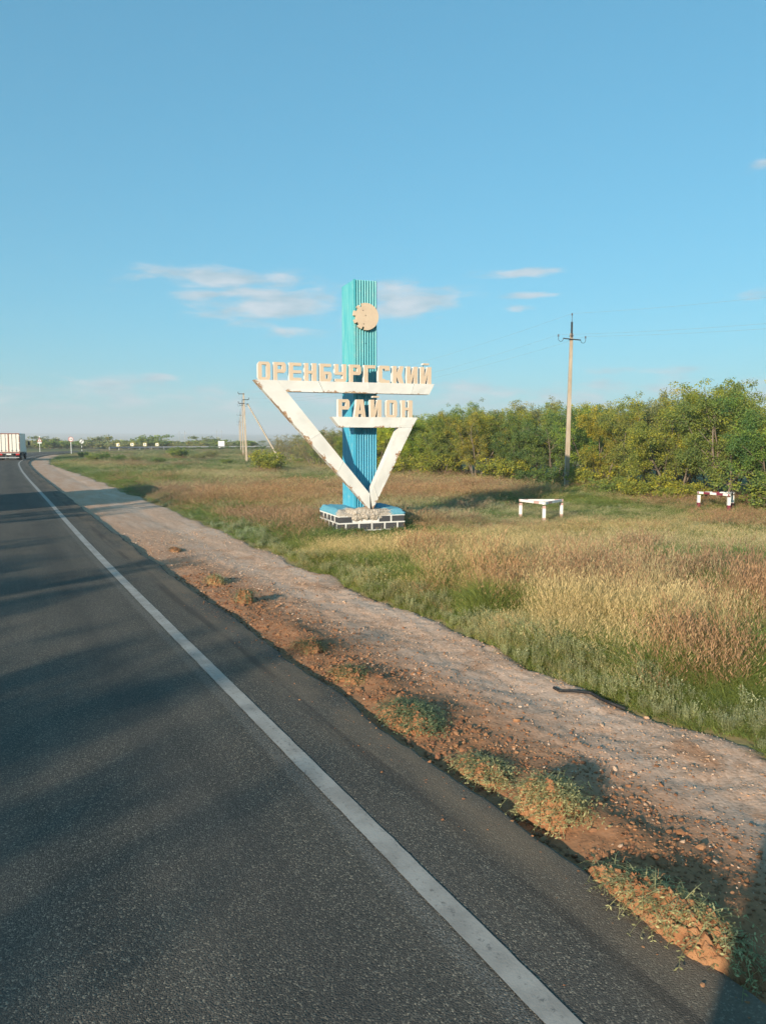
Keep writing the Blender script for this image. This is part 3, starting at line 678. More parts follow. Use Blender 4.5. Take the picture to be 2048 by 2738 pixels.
# ------------------------------------------------------------------ power poles and wires
def concrete_mat():
    m = NT('concrete_pole'); c = m.coord(); n = m.noise(m.mapping(c, (3, 3, .6)), 2, 6, .6); n2 = m.noise(c, 30, 3)
    m.bump(n2, .3, .006); return m.fin(m.mix(m.rng(n, .3, .7), (0.32, 0.255, 0.19), (0.46, 0.385, 0.30)), 0.9)
M_CONC = concrete_mat()
M_INS = paint('insulator_glaze', (0.10, 0.10, 0.12), 0.25, 0.2)
M_WIRE = paint('wire', (0.30, 0.31, 0.32), 0.6, 0.1)
INS = [(.012, 0), (.012, .05), (.055, .055), (.06, .075), (.03, .10), (.028, .12), (.042, .13), (.042, .15), (.02, .17), (.015, .175)]
def pole(x, y, h, label, top='pin', yaw=0, lean=0, k=1.0):
    z = float(ground_z(np.array([x]), np.array([y]))[0]); o = empty('power_pole', (x, y, z), yaw); tag(o, label, 'power pole', 'concrete power poles along the line')
    m = MB(); w0, w1 = .135, .085
    prof = [(-w0, -w0 * .8), (w0, -w0 * .8), (w0 * .8, w0), (-w0 * .8, w0)]
    vs = []; zs = [-.6, 0, h * .5, h]
    for zz in zs:
        f = (w0 + (w1 - w0) * max(0, zz) / h) / w0; vs += [(p[0] * f + lean * zz, p[1] * f, zz) for p in prof]
    fs = [(3, 2, 1, 0), (12, 13, 14, 15)]
    for i in range(3):
        for q in range(4): fs.append((i * 4 + q, i * 4 + (q + 1) % 4, i * 4 + 4 + (q + 1) % 4, i * 4 + 4 + q))
    sh = m.add(vs, fs).build('shaft', M_CONC, o, bevel=.02)
    lx = lean * h; att = []
    def insul(px, py, pz):
        i_ = MB().lathe(INS, 10, 0, Matrix.Translation((px, py, pz))).build('insulator', M_INS, o, True); att.append((px, py, pz + .15))
    if top == 'pin':
        MB().box(lx - .045, lx + .045, -.075, .015, h - .25, h + .62).build('top_bracket', M_DARK, o)
        MB().tube([(lx, -.03, h + .55), (lx, -.03, h + .95)], .016, 6).build('pin', M_DARK, o); insul(lx, -.03, h + .93)
        MB().tube([(lx - .50, -.10, h - .30), (lx + .50, -.10, h - .38)], .032, 6).build('cross_arm', M_DARK, o)
        for s_ in (-1, 1):
            x0 = lx + s_ * .50; zc = h - .34 - s_ * .04
            pts = [(x0 + s_ * (.14 - .14 * math.cos(q)), -.10, zc - .14 * math.sin(q) * 1.2) for q in np.linspace(0, math.pi, 9)] + [(x0 + s_ * .28, -.10, zc + .06)]
            MB().tube([(x0, -.10, zc + .03)] + pts, .014, 6).build('hook', M_DARK, o); insul(x0 + s_ * .28, -.10, zc + .05)
        MB().box(lx - .11, lx + .11, -.115, .10, h - .16, h - .14).build('clamp', M_DARK, o); MB().box(lx - .115, lx + .115, -.12, .105, h - .38, h - .355).build('clamp', M_DARK, o)
    else:
        for (zz, s_) in ((h - .10, -1), (h - .78, 1), (h - 1.22, -1)):
            MB().tube([(lx + .1 * -s_, -.11, zz), (lx + s_ * .55, -.11, zz), (lx + s_ * .62, -.11, zz + .10)], .045, 6).build('arm', M_DARK, o); insul(lx + s_ * .62, -.11, zz + .08)
    bpy.context.view_layer.update()
    return o, [o.matrix_world @ Vector(a) for a in att]
LINE_YAW = math.atan2(26.0, 48.0)
p0, a0 = pole(37.5, -4.0, 8.55, 'concrete power pole standing out of view beyond the grass', 'pin', LINE_YAW)
p1, a1 = pole(10.42, 43.7, 8.75, 'tall concrete power pole rising in front of the tree belt', 'pin', LINE_YAW * .2, .012)
p2, a2 = pole(-16.3, 92.2, 8.25, 'angle pole with diagonal concrete strut by the bushes', 'arm', .1, -.03)
MB().tube([(.25, -.02, 6.9), (4.6, -7.0, -.3)], [.085, .12], 6).build('strut', M_CONC, p2)
MB().tube([(.0, -.05, 6.95), (.32, -.05, 7.0)], .05, 6).build('strut_clamp', M_DARK, p2)
far_poles = []
ords = ['first', 'second', 'third', 'fourth', 'fifth', 'sixth', 'seventh', 'eighth', 'ninth', 'tenth', 'eleventh', 'twelfth', 'thirteenth', 'fourteenth', 'fifteenth', 'sixteenth', 'seventeenth', 'eighteenth', 'nineteenth', 'twentieth', 'twenty-first', 'twenty-second', 'twenty-third', 'twenty-fourth', 'twenty-fifth', 'twenty-sixth', 'twenty-seventh', 'twenty-eighth', 'twenty-ninth', 'thirtieth', 'thirty-first', 'thirty-second', 'thirty-third', 'thirty-fourth', 'thirty-fifth', 'thirty-sixth', 'thirty-seventh', 'thirty-eighth', 'thirty-ninth', 'fortieth']
for i, (x, y) in enumerate([(-23.2, 128), (-33.5, 182), (-44.5, 240), (-55, 296)]):
    far_poles.append(pole(x, y, 8.6, 'distant concrete power pole, %s behind the strutted angle pole' % ords[i], 'pin', .2))
def wire(a, b, sag, label):
    pts = []
    for k in range(25):
        t = k / 24; p = a.lerp(b, t); p.z -= 4 * sag * t * (1 - t); pts.append(p)
    o = MB().tube(pts, .0042, 4, 0, False).build('power_wire', M_WIRE); tag(o, label, 'wire', 'wires of the power line')
nm3 = ['topmost wire', 'left arm wire', 'right arm wire']
for k in range(3):
    wire(a0[k], a1[k], 1.35, nm3[k] + ' running off to the side from the near pole')
    wire(a1[k], a2[k], 1.2, nm3[k] + ' between the near pole and the strutted pole')
    wire(a2[k], far_poles[0][1][k], .8, nm3[k] + ' behind the strutted angle pole')
    for q in range(3): wire(far_poles[q][1][k], far_poles[q + 1][1][k], .8, nm3[k] + ' in the %s span of the distant poles' % ords[q])
def wood_pole(x, y, h, label):
    z = float(ground_z(np.array([x]), np.array([y]))[0]); o = empty('pylon', (x, y, z)); tag(o, label, 'pylon', 'faint pylons near the horizon')
    MB().tube([(0, 0, -.5), (0, 0, h)], [.28, .2], 6).build('mast', M_STEELGREY, o); MB().box(-2, 2, -.1, .1, h - 2.2, h - 1.9).build('cross_arm', M_STEELGREY, o)
for i, (px, d, hh) in enumerate(((483, 760, 15), (498, 640, 13), (582, 820, 17), (595, 760, 16))):
    wood_pole((px - 1024) / 2054 * d, d, hh, 'thin far mast above the distant bushes, %s counting from the bend signs' % ords[i])
# ------------------------------------------------------------------ trees
def rot_about(v, axis, a): return Matrix.Rotation(a, 3, axis) @ v
def make_tree(seed, h, spread, stems, ncl, leaf=(0.085, 0.04), per=26, low=0.12, cl_r=0.24):
    """returns (trunk mesh, crown mesh): thin forked stems and sprays of leaflets at the twigs"""
    r = random.Random(seed); g = np.random.default_rng(seed); tb = MB(); tips = []
    def grow(p, d, ln, rad, lev):
        n = 5; pts = [p.copy()]; rr = [rad]
        for i in range(n):
            d = (d + Vector((r.uniform(-1, 1), r.uniform(-1, 1), r.uniform(-.4, .7))) * (.16 if lev == 0 else .26)).normalized()
            p = p + d * (ln / n); pts.append(p.copy()); rr.append(rad * (1 - .72 * (i + 1) / n))
            if p.z > h * low and (lev > 0 or i > 0): tips.append((p.copy(), d.copy(), lev))
        tb.tube(pts, rr, 5 if lev == 0 else 4, 0, False)
        if lev < 2:
            kids = r.randint(5, 7) if lev == 0 else r.randint(3, 4)
            for k in range(kids):
                t = r.uniform(.22, 1.0); i = min(n - 1, int(t * n)); q = pts[i].lerp(pts[i + 1], t * n - i)
                ax = Vector((r.uniform(-1, 1), r.uniform(-1, 1), r.uniform(-.3, .3))).normalized()
                nd = rot_about(d, ax, R(r.uniform(30, 75))); nd.z = nd.z * .7 + .18
                grow(q, nd.normalized(), ln * r.uniform(.34, .52), rr[i] * .6, lev + 1)
    for s_ in range(stems):
        a = 2 * math.pi * (s_ + r.random()) / stems; b = Vector((math.cos(a), math.sin(a), 0)) * r.uniform(.05, .35)
        grow(b, Vector((math.cos(a) * spread * .28, math.sin(a) * spread * .28, 1)).normalized(), h * r.uniform(.72, .97), .03 + .007 * h * r.uniform(.7, 1.2), 0)
    zmax = sorted(t[0].z for t in tips)[int(len(tips) * .985)]; kz = h / (zmax + .12)
    tb.v = [(v[0] * (.6 + .4 * kz), v[1] * (.6 + .4 * kz), v[2] * kz) for v in tb.v]; tips = [(Vector((t[0].x * (.6 + .4 * kz), t[0].y * (.6 + .4 * kz), t[0].z * kz)), t[1], t[2]) for t in tips]
    T = np.array([t[0] for t in tips]); lev = np.array([t[2] for t in tips]); D = np.array([t[1] for t in tips])
    w = np.where(lev == 0, .35, np.where(lev == 1, .8, 1.0)); w /= w.sum()
    pick = g.choice(len(T), ncl, p=w); C = T[pick] + g.normal(0, .16, (ncl, 3)); C[:, 2] = np.maximum(C[:, 2], h * low * .6)
    # leaflets
    N_ = ncl * per; cc = np.repeat(C, per, 0); off = g.normal(0, 1, (N_, 3)); off /= np.linalg.norm(off, axis=1)[:, None]; off *= (g.random(N_) ** .5)[:, None] * cl_r
    off[:, 2] *= .75; P = cc + off; keep = P[:, 2] > 0.08; P = P[keep]; off = off[keep]; N_ = len(P); cid = np.repeat(np.arange(ncl), per)[keep]
    d = off + g.normal(0, .12, (N_, 3)); d[:, 2] -= .10; d /= np.linalg.norm(d, axis=1)[:, None] + 1e-9
    nn = np.stack([g.normal(0, .8, N_), g.normal(0, .8, N_), np.abs(g.normal(.6, .6, N_))], 1); sd = np.cross(d, nn); sd /= np.linalg.norm(sd, axis=1)[:, None] + 1e-9
    sz = g.uniform(.7, 1.35, N_); l = (leaf[0] * sz)[:, None]; wd = (leaf[1] * sz)[:, None]
    V = np.stack([P, P + d * l * .45 + sd * wd, P + d * l, P + d * l * .45 - sd * wd], 1).reshape(-1, 3); F = np.arange(N_ * 4).reshape(-1, 4)
    # colour: per spray yellowing plus per leaf change
    yel = np.clip(g.beta(.9, 2.4, ncl)[cid] + g.normal(0, .12, N_), 0, 1)[:, None]; br = g.uniform(.72, 1.28, N_)[:, None]
    col = (np.array([.75, .90, .85]) * (1 - yel) + np.array([2.1, 1.75, .7]) * yel) * br
    return tb, V, F, np.repeat(col, 4, 0)
TREES = []
def tree_variant(*a, **k):
    tb, V, F, col = make_tree(*a, **k)
    mt = bpy.data.meshes.new('trunk'); mt.from_pydata([tuple(v) for v in tb.v], [], tb.f); mt.materials.append(M_BARK); mt.update()
    mc = mesh_np('crown', V, F, [M_LEAF]); color_attr(mc, col)
    return mt, mc
VAR = [tree_variant(11 + i, 4.8, sp, stm, 640, leaf=(.06, .028), per=50, low=.04) for i, (sp, stm) in enumerate(((1.0, 4), (1.3, 5), (.8, 3), (1.2, 4), (1.5, 5), (1.1, 3)))]
SHRUB = [tree_variant(41 + i, 1.5, 2.4, 9, 260, leaf=(.07, .036), per=24, low=.08, cl_r=.2) for i in range(3)]
SPARSE = [tree_variant(61 + i, 4.2, 1.3, 5, 330, leaf=(.075, .03), per=20) for i in range(2)]
FARV = [tree_variant(71 + i, 4.0, 1.5, 4, 130, leaf=(.24, .15), per=12, cl_r=.4) for i in range(3)]
def plant(kind, var, x, y, h, nom, tint, label, cat, group, rz=None, wide=1.0):
    z = float(ground_z(np.array([x]), np.array([y]))[0]) - .03
    o = empty(kind, (x, y, z), random.uniform(0, 6.28) if rz is None else rz); s_ = h / nom; o.scale = (s_ * wide, s_ * wide, s_)
    tag(o, label, cat, group)
    link('trunk', var[0], o); c = link('crown', var[1], o); c.color = tuple(tint) + (1,)
    return o
GREEN = (.14, .205, .075); MID = (.20, .25, .078); YEL = (.29, .295, .07); OLIVE = (.245, .245, .13); BRIGHT = (.43, .41, .07); DEEP = (.12, .18, .07)
tint_name = {GREEN: 'green', MID: 'light green', YEL: 'yellowing', OLIVE: 'dull olive', BRIGHT: 'bright yellow', DEEP: 'dark green'}
front = [(16.9, 28.4), (15.8, 31.2), (14.7, 34.0), (13.7, 37.0), (13.1, 40.2), (12.7, 43.4), (12.4, 46.8), (11.0, 49.8), (8.9, 52.4), (6.8, 55.0), (4.9, 57.6), (3.0, 60.0), (1.2, 62.6), (-.8, 65.4), (-2.6, 68.4), (-4.4, 71.6), (-6.2, 75.0), (-7.2, 79.6), (-8.0, 84.4), (-8.6, 89.6), (-9.8, 95), (-11.5, 101), (-13.5, 107), (-15.5, 114)]
fh = [4.2, 4.4, 5.1, 4.7, 4.4, 4.4, 4.5, 4.6, 4.3, 4.6, 4.7, 4.5, 4.3, 4.0, 3.9, 3.7, 3.5, 3.4, 3.5, 3.3, 3.3, 3.3, 3.2, 3.2]
ft = [YEL, GREEN, MID, YEL, MID, YEL, MID, GREEN, GREEN, YEL, MID, YEL, BRIGHT, YEL, MID, OLIVE, OLIVE, OLIVE, OLIVE, OLIVE, OLIVE, OLIVE, OLIVE, OLIVE]
side = [(.86, .5)] * 24
rnd = random.Random(5); cnt = {}
for i, ((x, y), h, tn) in enumerate(zip(front, fh, ft)):
    v = (SPARSE[i % 2] if i >= 15 else VAR[(i * 5 + 1) % 6]); nm = 4.2 if i >= 15 else 4.8
    plant('belt_tree', v, x + rnd.uniform(-.3, .3), y + rnd.uniform(-.3, .3), h, nm, [c * rnd.uniform(.9, 1.1) for c in tn],
          '%s tree in the front row of the belt, %s counted from the right end' % (tint_name[tn], ords[i]), 'tree', 'front row of the tree belt')
    cnt[tn] = 1
rows = [(3.0, .35, 'second'), (6.2, .6, 'third'), (10.0, .7, 'rearmost')]
for ri, (off, dh, rn) in enumerate(rows):
    for i in range(0, len(front) - 1):
        (xa, ya), (xb, yb) = front[i], front[i + 1]; f = .5 if ri != 1 else .05
        x = xa + (xb - xa) * f + off * .88 + rnd.uniform(-.5, .5); y = ya + (yb - ya) * f + off * .48 + rnd.uniform(-.5, .5)
        if x > .60 * y + 2.5: continue
        if ri == 2 and i % 2: continue
        tn = rnd.choice([MID, GREEN, YEL, GREEN, OLIVE, MID]) if i < 14 else OLIVE
        hh = fh[i] + dh * rnd.uniform(.2, 1.3) 
        plant('belt_tree', VAR[rnd.randrange(6)] if i < 17 else SPARSE[i % 2], x, y, hh, 4.8 if i < 17 else 4.2, tn,
              '%s tree in the %s row of the belt, %s counted from the right end' % (tint_name[tn], rn, ords[i]), 'tree', 'rear rows of the tree belt')
# shrubs by the belt and in the field
for x, y, h, tn, lab in [(12.4, 36.2, 1.25, YEL, 'low yellow-green shrub spreading in front of the tree belt'), (11.3, 37.6, 1.0, MID, 'small light green shrub left of the low yellow-green one'), (13.4, 34.3, .95, YEL, 'low yellowish shrub behind the maroon striped frame'),
                         (15.6, 29.9, 1.5, MID, 'leafy shrub at the right end of the belt beside the maroon frame'), (12.15, 43.7, 1.5, YEL, 'yellow shrub right beside the foot of the near power pole'), (9.5, 46.2, 1.2, DEEP, 'dark shrub left of the foot of the near power pole'),
                         (8.2, 50.9, 1.6, YEL, 'yellow-green shrub in front of the belt left of the pole'), (4.2, 56.6, 1.7, YEL, 'yellow-green shrub under the belt, middle of the row'), (1.6, 59.8, 1.5, YEL, 'yellowing bush at the belt edge right of the monument'), (-1.5, 64.4, 1.4, BRIGHT, 'bright yellow bush beside the monument strut'),
                         (-9.6, 63.7, 1.85, YEL, 'upright yellow-green bush standing alone left of the monument'), (-17.0, 84.0, .7, MID, 'low green bush at the foot of the strutted pole'), (-9.2, 85.5, .7, MID, 'green bush at the foot of the diagonal strut')]:
    plant('shrub', SHRUB[rnd.randrange(3)], x, y, h, 1.5, tn, lab, 'shrub', 'shrubs near the tree belt', wide=1.0 if 'upright' in lab else 1.25)
def gp(px, py, z=-.1):
    a = (px - 1024) / 2054; b = (1369 - py) / 2054; p = R(5.48); d = (a, math.cos(p) + b * math.sin(p), -math.sin(p) + b * math.cos(p)); k = (z - 2.8) / d[2]; return d[0] * k, d[1] * k
for px, py, hh, lab in [(480, 1229, 1.7, 'leafy green bush in the far field, tallest of the scattered ones'), (532, 1232, 1.0, 'round dark bush in the far field left of the poles'), (564, 1226, 1.2, 'thin bush right of the round dark one'),
                        (316, 1240, 1.0, 'leafy bush at the left edge of the field by the road'), (362, 1238, .8, 'pale bush beside the leafy one at the field edge'), (424, 1243, .8, 'low bush in the field in front of the tallest one'),
                        (250, 1236, 1.0, 'dark bush on the bank by the road bend'), (278, 1232, 1.1, 'second dark bush on the bank by the road bend'), (225, 1226, .9, 'small bush nearest to the end-of-limit sign')]:
    x, y = gp(px, py); plant('field_bush', SHRUB[rnd.randrange(3)], x, y, hh, 1.5, rnd.choice([MID, OLIVE, GREEN]), lab, 'bush', 'bushes scattered in the far field')
# distant row beyond the bend, leaf colour lightened to add to the haze
for i in range(84):
    px = -20 + i * 8.5 + rnd.uniform(-6, 6); d = rnd.uniform(226, 262); x = (px - 1024) / 2054 * d
    plant('distant_tree', FARV[i % 3], x, d, rnd.uniform(1.7, 2.8) if i % 17 else 4.2, 4.0, tuple(c * 1.25 for c in (OLIVE if i % 3 else MID)), 'small hazy tree in the distant row beyond the road bend', 'tree', 'distant trees beyond the bend', wide=2.0)
for i in range(22):
    px = 470 + i * 11 + rnd.uniform(-4, 4); x, y = gp(px, 1207); y = rnd.uniform(186, 196); x = (px - 1024) / 2054 * y
    plant('roadside_bush', FARV[i % 3], x, y, rnd.uniform(.6, 1.1), 4.0, GREEN, 'low green bush along the inner side of the far bend', 'bush', 'bushes inside the far bend', wide=2.0)
# trees across the road, out of view on the left; their tops throw the shade on the asphalt
for i, (tx, ty, h, wd) in enumerate([(-1.7, 9.4, 8.8, .7), (-2.9, 11.6, 7.8, .7), (-4.2, 9.8, 8.6, .9), (-2.5, 8.3, 8.4, .7), (-3.5, 10.5, 8.4, .8), (-3.4, 9.0, 8.0, .8), (-6.3, 19.4, 6.6, .8), (-4.7, 17.3, 6.2, .6), (-9.0, 22.0, 6.6, .8), (-15.5, 33.5, 6.8, .9), (-8.8, 36.6, 8.8, .5), (-12.6, 28.0, 6.4, .7), (-6.0, 13.2, 6.8, .8)]):
    k = (h + .1) / math.tan(R(SUN_EL)); x = tx - k * math.sin(R(SUN_AZ)); y = ty - k * math.cos(R(SUN_AZ))
    plant('roadside_tree', VAR[i % 6], x, y, h, 5.0, GREEN, 'tree across the road out of view, %s of those shading the asphalt' % ords[i], 'tree', 'trees across the road', wide=wd)

# ------------------------------------------------------------------ scattering (stuff): grass, weeds, gravel, clods
def scatter(name, P, rot, scl, idx, tint, meshes, label, kind='stuff'):
    P = np.asarray(P, np.float32); me = bpy.data.meshes.new(name); me.vertices.add(len(P)); me.vertices.foreach_set('co', P.ravel())
    for an, ty, arr, key in (('rot', 'FLOAT_VECTOR', rot, 'vector'), ('scl', 'FLOAT_VECTOR', scl, 'vector'), ('idx', 'INT', idx, 'value'), ('tint', 'FLOAT_COLOR', np.concatenate([tint, np.ones((len(P), 1))], 1), 'color')):
        a = me.attributes.new(an, ty, 'POINT'); arr = np.asarray(arr, np.int32 if ty == 'INT' else np.float32); a.data.foreach_set(key, arr.ravel())
    me.update(); me.materials.append(meshes[0].materials[0])
    c = bpy.data.collections.new(name + '_pieces')
    for i, q in enumerate(meshes):
        o = bpy.data.objects.new('%s_piece_%02d' % (name, i), q); c.objects.link(o)
    ng = bpy.data.node_groups.new(name, 'GeometryNodeTree'); ng.interface.new_socket('Geometry', in_out='INPUT', socket_type='NodeSocketGeometry'); ng.interface.new_socket('Geometry', in_out='OUTPUT', socket_type='NodeSocketGeometry')
    N = ng.nodes.new; gi = N('NodeGroupInput'); go = N('NodeGroupOutput'); ip = N('GeometryNodeInstanceOnPoints'); ci = N('GeometryNodeCollectionInfo')
    ci.inputs['Collection'].default_value = c; ci.inputs['Separate Children'].default_value = True; ci.inputs['Reset Children'].default_value = True
    def na(n, t): q = N('GeometryNodeInputNamedAttribute'); q.data_type = t; q.inputs[0].default_value = n; return q.outputs[0]
    e2r = N('FunctionNodeEulerToRotation'); ng.links.new(na('rot', 'FLOAT_VECTOR'), e2r.inputs[0])
    ng.links.new(gi.outputs[0], ip.inputs['Points']); ng.links.new(ci.outputs[0], ip.inputs['Instance']); ip.inputs['Pick Instance'].default_value = True
    ng.links.new(na('idx', 'INT'), ip.inputs['Instance Index']); ng.links.new(e2r.outputs[0], ip.inputs['Rotation']); ng.links.new(na('scl', 'FLOAT_VECTOR'), ip.inputs['Scale']); ng.links.new(ip.outputs[0], go.inputs[0])
    o = link(name, me); md = o.modifiers.new('scatter', 'NODES'); md.node_group = ng; tag(o, label, None, None, kind)
    return o
def blades(seed, n, rad, hmin, hmax, w, bend, c0, c1, cvar=.2, seg=3, head=None, tip=.15):
    g = np.random.default_rng(seed); V = []; F = []; C = []
    for i in range(n):
        a = g.uniform(0, 6.283); r = rad * g.random() ** .5; b = np.array([r * math.cos(a), r * math.sin(a), 0]); h = g.uniform(hmin, hmax); la = a + g.normal(0, .9); ln = bend * g.uniform(.25, 1) * h
        fa = g.uniform(0, 6.283); s_ = np.array([math.cos(fa), math.sin(fa), 0]); col = np.array(c0) + (np.array(c1) - np.array(c0)) * g.random(); col = col * (1 + g.normal(0, cvar)); col = np.clip(col, .01, 1)
        o = len(V); ww = w * g.uniform(.7, 1.3)
        for k in range(seg + 1):
            t = k / seg; p = b + np.array([math.cos(la), math.sin(la), 0]) * ln * t ** 2 + np.array([0, 0, h * (t - .18 * bend * t ** 3)]); q = ww * (1 - (1 - tip) * t)
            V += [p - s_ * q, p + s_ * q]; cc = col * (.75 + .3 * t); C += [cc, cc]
        for k in range(seg): j = o + 2 * k; F.append([j, j + 1, j + 3, j + 2])
        if head:
            p = V[-1]; hl, hw, hc, m = head; up = np.array([math.cos(la) * .35, math.sin(la) * .35, 1]); up /= np.linalg.norm(up)
            for k in range(m):
                t = k / max(1, m - 1); aa = g.uniform(0, 6.283); q = p + up * hl * (t - .45); d = np.array([math.cos(aa) * .3, math.sin(aa) * .3, 1.0]); d /= np.linalg.norm(d); L2 = hl / m * 1.9; sd = np.cross(d, [0.3, .2, 1.0]); sd /= np.linalg.norm(sd)
                o = len(V); V += [q, q + d * L2 * .5 + sd * hw, q + d * L2, q + d * L2 * .5 - sd * hw]; F.append([o, o + 1, o + 2, o + 3]); hcv = np.array(hc) * g.uniform(.75, 1.25); C += [hcv] * 4
    return V, F, C
def leafy(seed, n, h, spread, leaf, c0, c1, per=9):
    g = np.random.default_rng(seed); V = []; F = []; C = []
    for i in range(n):
        a = g.uniform(0, 6.283); hh = h * g.uniform(.6, 1.1); ln = spread * g.uniform(.2, 1); b = np.array([g.normal(0, .03), g.normal(0, .03), 0]); tip = b + np.array([math.cos(a) * ln, math.sin(a) * ln, hh]); s_ = np.array([-math.sin(a), math.cos(a), 0]) * .003
        o = len(V); V += [b - s_, b + s_, tip + s_ * .5, tip - s_ * .5]; F.append([o, o + 1, o + 2, o + 3]); C += [np.array(c0) * .8] * 4
        for k in range(per):
            t = g.uniform(.2, 1.02); p = b + (tip - b) * t; aa = g.uniform(0, 6.283); d = np.array([math.cos(aa), math.sin(aa), g.uniform(-.1, .7)]); d /= np.linalg.norm(d); sd = np.cross(d, [0, .2, 1]); sd /= np.linalg.norm(sd); L2 = leaf * g.uniform(.6, 1.3) * (1.15 - .4 * t)
            col = (np.array(c0) + (np.array(c1) - np.array(c0)) * g.random()) * g.uniform(.8, 1.2); o = len(V); V += [p, p + d * L2 * .5 + sd * L2 * .24, p + d * L2, p + d * L2 * .5 - sd * L2 * .24]; F.append([o, o + 1, o + 2, o + 3]); C += [col] * 4
    return V, F, C
def piece(nm, vfc, mat=None):
    V, F, C = vfc; me = mesh_np(nm, V, F, [mat or M_GRASS]); color_attr(me, np.array(C)); return me
STRAW0, STRAW1 = (.35, .31, .125), (.51, .445, .205); GR0, GR1 = (.15, .215, .05), (.29, .345, .095)
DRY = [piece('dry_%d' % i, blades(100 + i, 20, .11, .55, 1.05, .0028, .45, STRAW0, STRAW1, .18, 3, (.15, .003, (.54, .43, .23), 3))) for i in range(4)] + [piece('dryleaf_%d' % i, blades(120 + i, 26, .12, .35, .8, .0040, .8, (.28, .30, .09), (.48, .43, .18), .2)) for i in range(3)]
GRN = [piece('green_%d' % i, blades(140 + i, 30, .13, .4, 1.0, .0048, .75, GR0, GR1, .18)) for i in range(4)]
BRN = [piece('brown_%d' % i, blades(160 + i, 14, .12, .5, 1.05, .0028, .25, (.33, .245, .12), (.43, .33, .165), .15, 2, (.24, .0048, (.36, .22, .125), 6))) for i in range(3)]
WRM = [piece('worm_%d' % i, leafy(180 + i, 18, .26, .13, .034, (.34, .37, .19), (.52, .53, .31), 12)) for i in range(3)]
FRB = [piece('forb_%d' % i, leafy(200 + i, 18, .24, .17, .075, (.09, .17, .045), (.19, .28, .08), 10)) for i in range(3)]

def field_points():
    bands = [(5, 9, 460, .9), (9, 14, 330, .9), (14, 20, 190, 1.0), (20, 28, 100, 1.25), (28, 40, 56, 1.5), (40, 58, 25, 2.0), (58, 85, 10.5, 2.8), (85, 130, 4.2, 4.0), (130, 200, 1.5, 6.0)]
    out = []
    for y0, y1, den, ws in bands:
        xa, xb = -.54 * y1 - 2, .54 * y1 + 3; n = int((xb - xa) * (y1 - y0) * den); x = rng.uniform(xa, xb, n); y = rng.uniform(y0, y1, n)
        k = (x > -.54 * y - 2) & (x < .54 * y + 3); x, y = x[k], y[k]; t, s = road_t(x, y); ed = t - shoulder_outer(s)
        k = (ed > -.12 + .5 * (fbm(x / .6, y / .6, 3, 271) - .42)) & (t > 1.3) & (rng.random(len(x)) < .55 + 1.0 * fbm(x / .5, y / .5, 2, 281) - .05) & (rng.random(len(x)) < .55 + .9 * sst(-.2, .7, ed)); x, y, t, s, ed = x[k], y[k], t[k], s[k], ed[k]
        # not under the closed belt, not in the pedestal
        fx = np.interp(y, [p[1] for p in front], [p[0] for p in front]); k = x < fx + 2.5
        ca, sa = math.cos(MON_A), math.sin(MON_A); lx = (x + 1.33) * ca + (y - 23.2) * sa; ly = -(x + 1.33) * sa + (y - 23.2) * ca
        k &= ~((lx > -.03) & (lx < PED + .03) & (ly > -.03) & (ly < PED + .03))
        out.append(np.stack([x[k], y[k], t[k], s[k], ed[k], np.full(k.sum(), ws), lx[k], ly[k]], 1))
    return np.concatenate(out)
PT = field_points(); X, Y, TT, SS, ED, WS, LX, LY = PT.T; NP_ = len(X)
n1 = fbm(X / 4.5, Y / 4.5, 3, 201); n2 = fbm(X / 1.4, Y / 1.4, 3, 211); n3 = fbm(X / 2.2, Y / 3.2, 3, 221); u = rng.random(NP_)
def blob(cx, cy, rx, ry): return np.exp(-(((X - cx) / rx) ** 2 + ((Y - cy) / ry) ** 2))
green_zone = np.clip(1.2 * (sst(2.6, .6, ED) * sst(20, 26, Y) * sst(62, 48, Y)) + 1.1 * blob(-1.0, 21.6, 2.6, 1.5) + .9 * blob(1.7, 22.6, 1.6, 1.3) + .75 * blob(5.6, 15.8, 2.8, 1.3) + .8 * blob(-.9, 16.6, 1.1, 1.2) + .8 * blob(1.6, 12.2, 1.2, .8) + .6 * blob(9.5, 37.5, 5, 2.6) + .6 * blob(2.4, 34.5, 4.5, 2.5) + .5 * blob(7.0, 12.5, 1.5, 1.2), 0, 1.2)
gpb = np.clip(.55 + .35 * np.exp(-((ED - 1.2) / .9) ** 2) + (n1 - .5) * 3.4 + (n2 - .5) * 1.8 + .3 * sst(1.6, .2, ED) + green_zone * .85 - red_patch(X, Y) * .9, .03, .97)
brn = np.clip(red_patch(X, Y) * 1.3 + sst(.56, .70, n3) * .55 * sst(4, 6, TT) + .6 * blob(3.8, 14.0, 2.0, 1.2) + .6 * blob(6.6, 11.0, 1.4, 1.4), 0, .85)
wrm = .30 * sst(.85, .15, ED + (n2 - .5) * 1.6) * sst(30, 22, Y) + .07 * sst(.5, .7, fbm(X / 3, Y / 3, 2, 231))
forb = np.clip(np.exp(-((np.maximum(np.abs(LX - 1.05) - 1.0, 0)) ** 2 + (np.maximum(np.abs(LY + .45) - .35, 0)) ** 2) / .30) * 1.2, 0, .9) + .05
kind = np.full(NP_, 0); r1 = rng.random(NP_)
kind = np.where(u < gpb, 1, 0); kind = np.where(rng.random(NP_) < brn * .42, 2, kind); kind = np.where(rng.random(NP_) < wrm, 3, kind); kind = np.where((rng.random(NP_) < forb) & (ED > .2), 4, kind)
hgt = .34 + .24 * n1 + .25 * (n3 - .4)
hgt = hgt * (0.75 + .55 * np.exp(-((Y - 13) / 5) ** 2)) * np.clip(.32 + .55 * ED, .3, 1.0)
hgt *= 1 - .5 * np.exp(-((Y - 29) / 6) ** 2) * sst(3, 6, X)
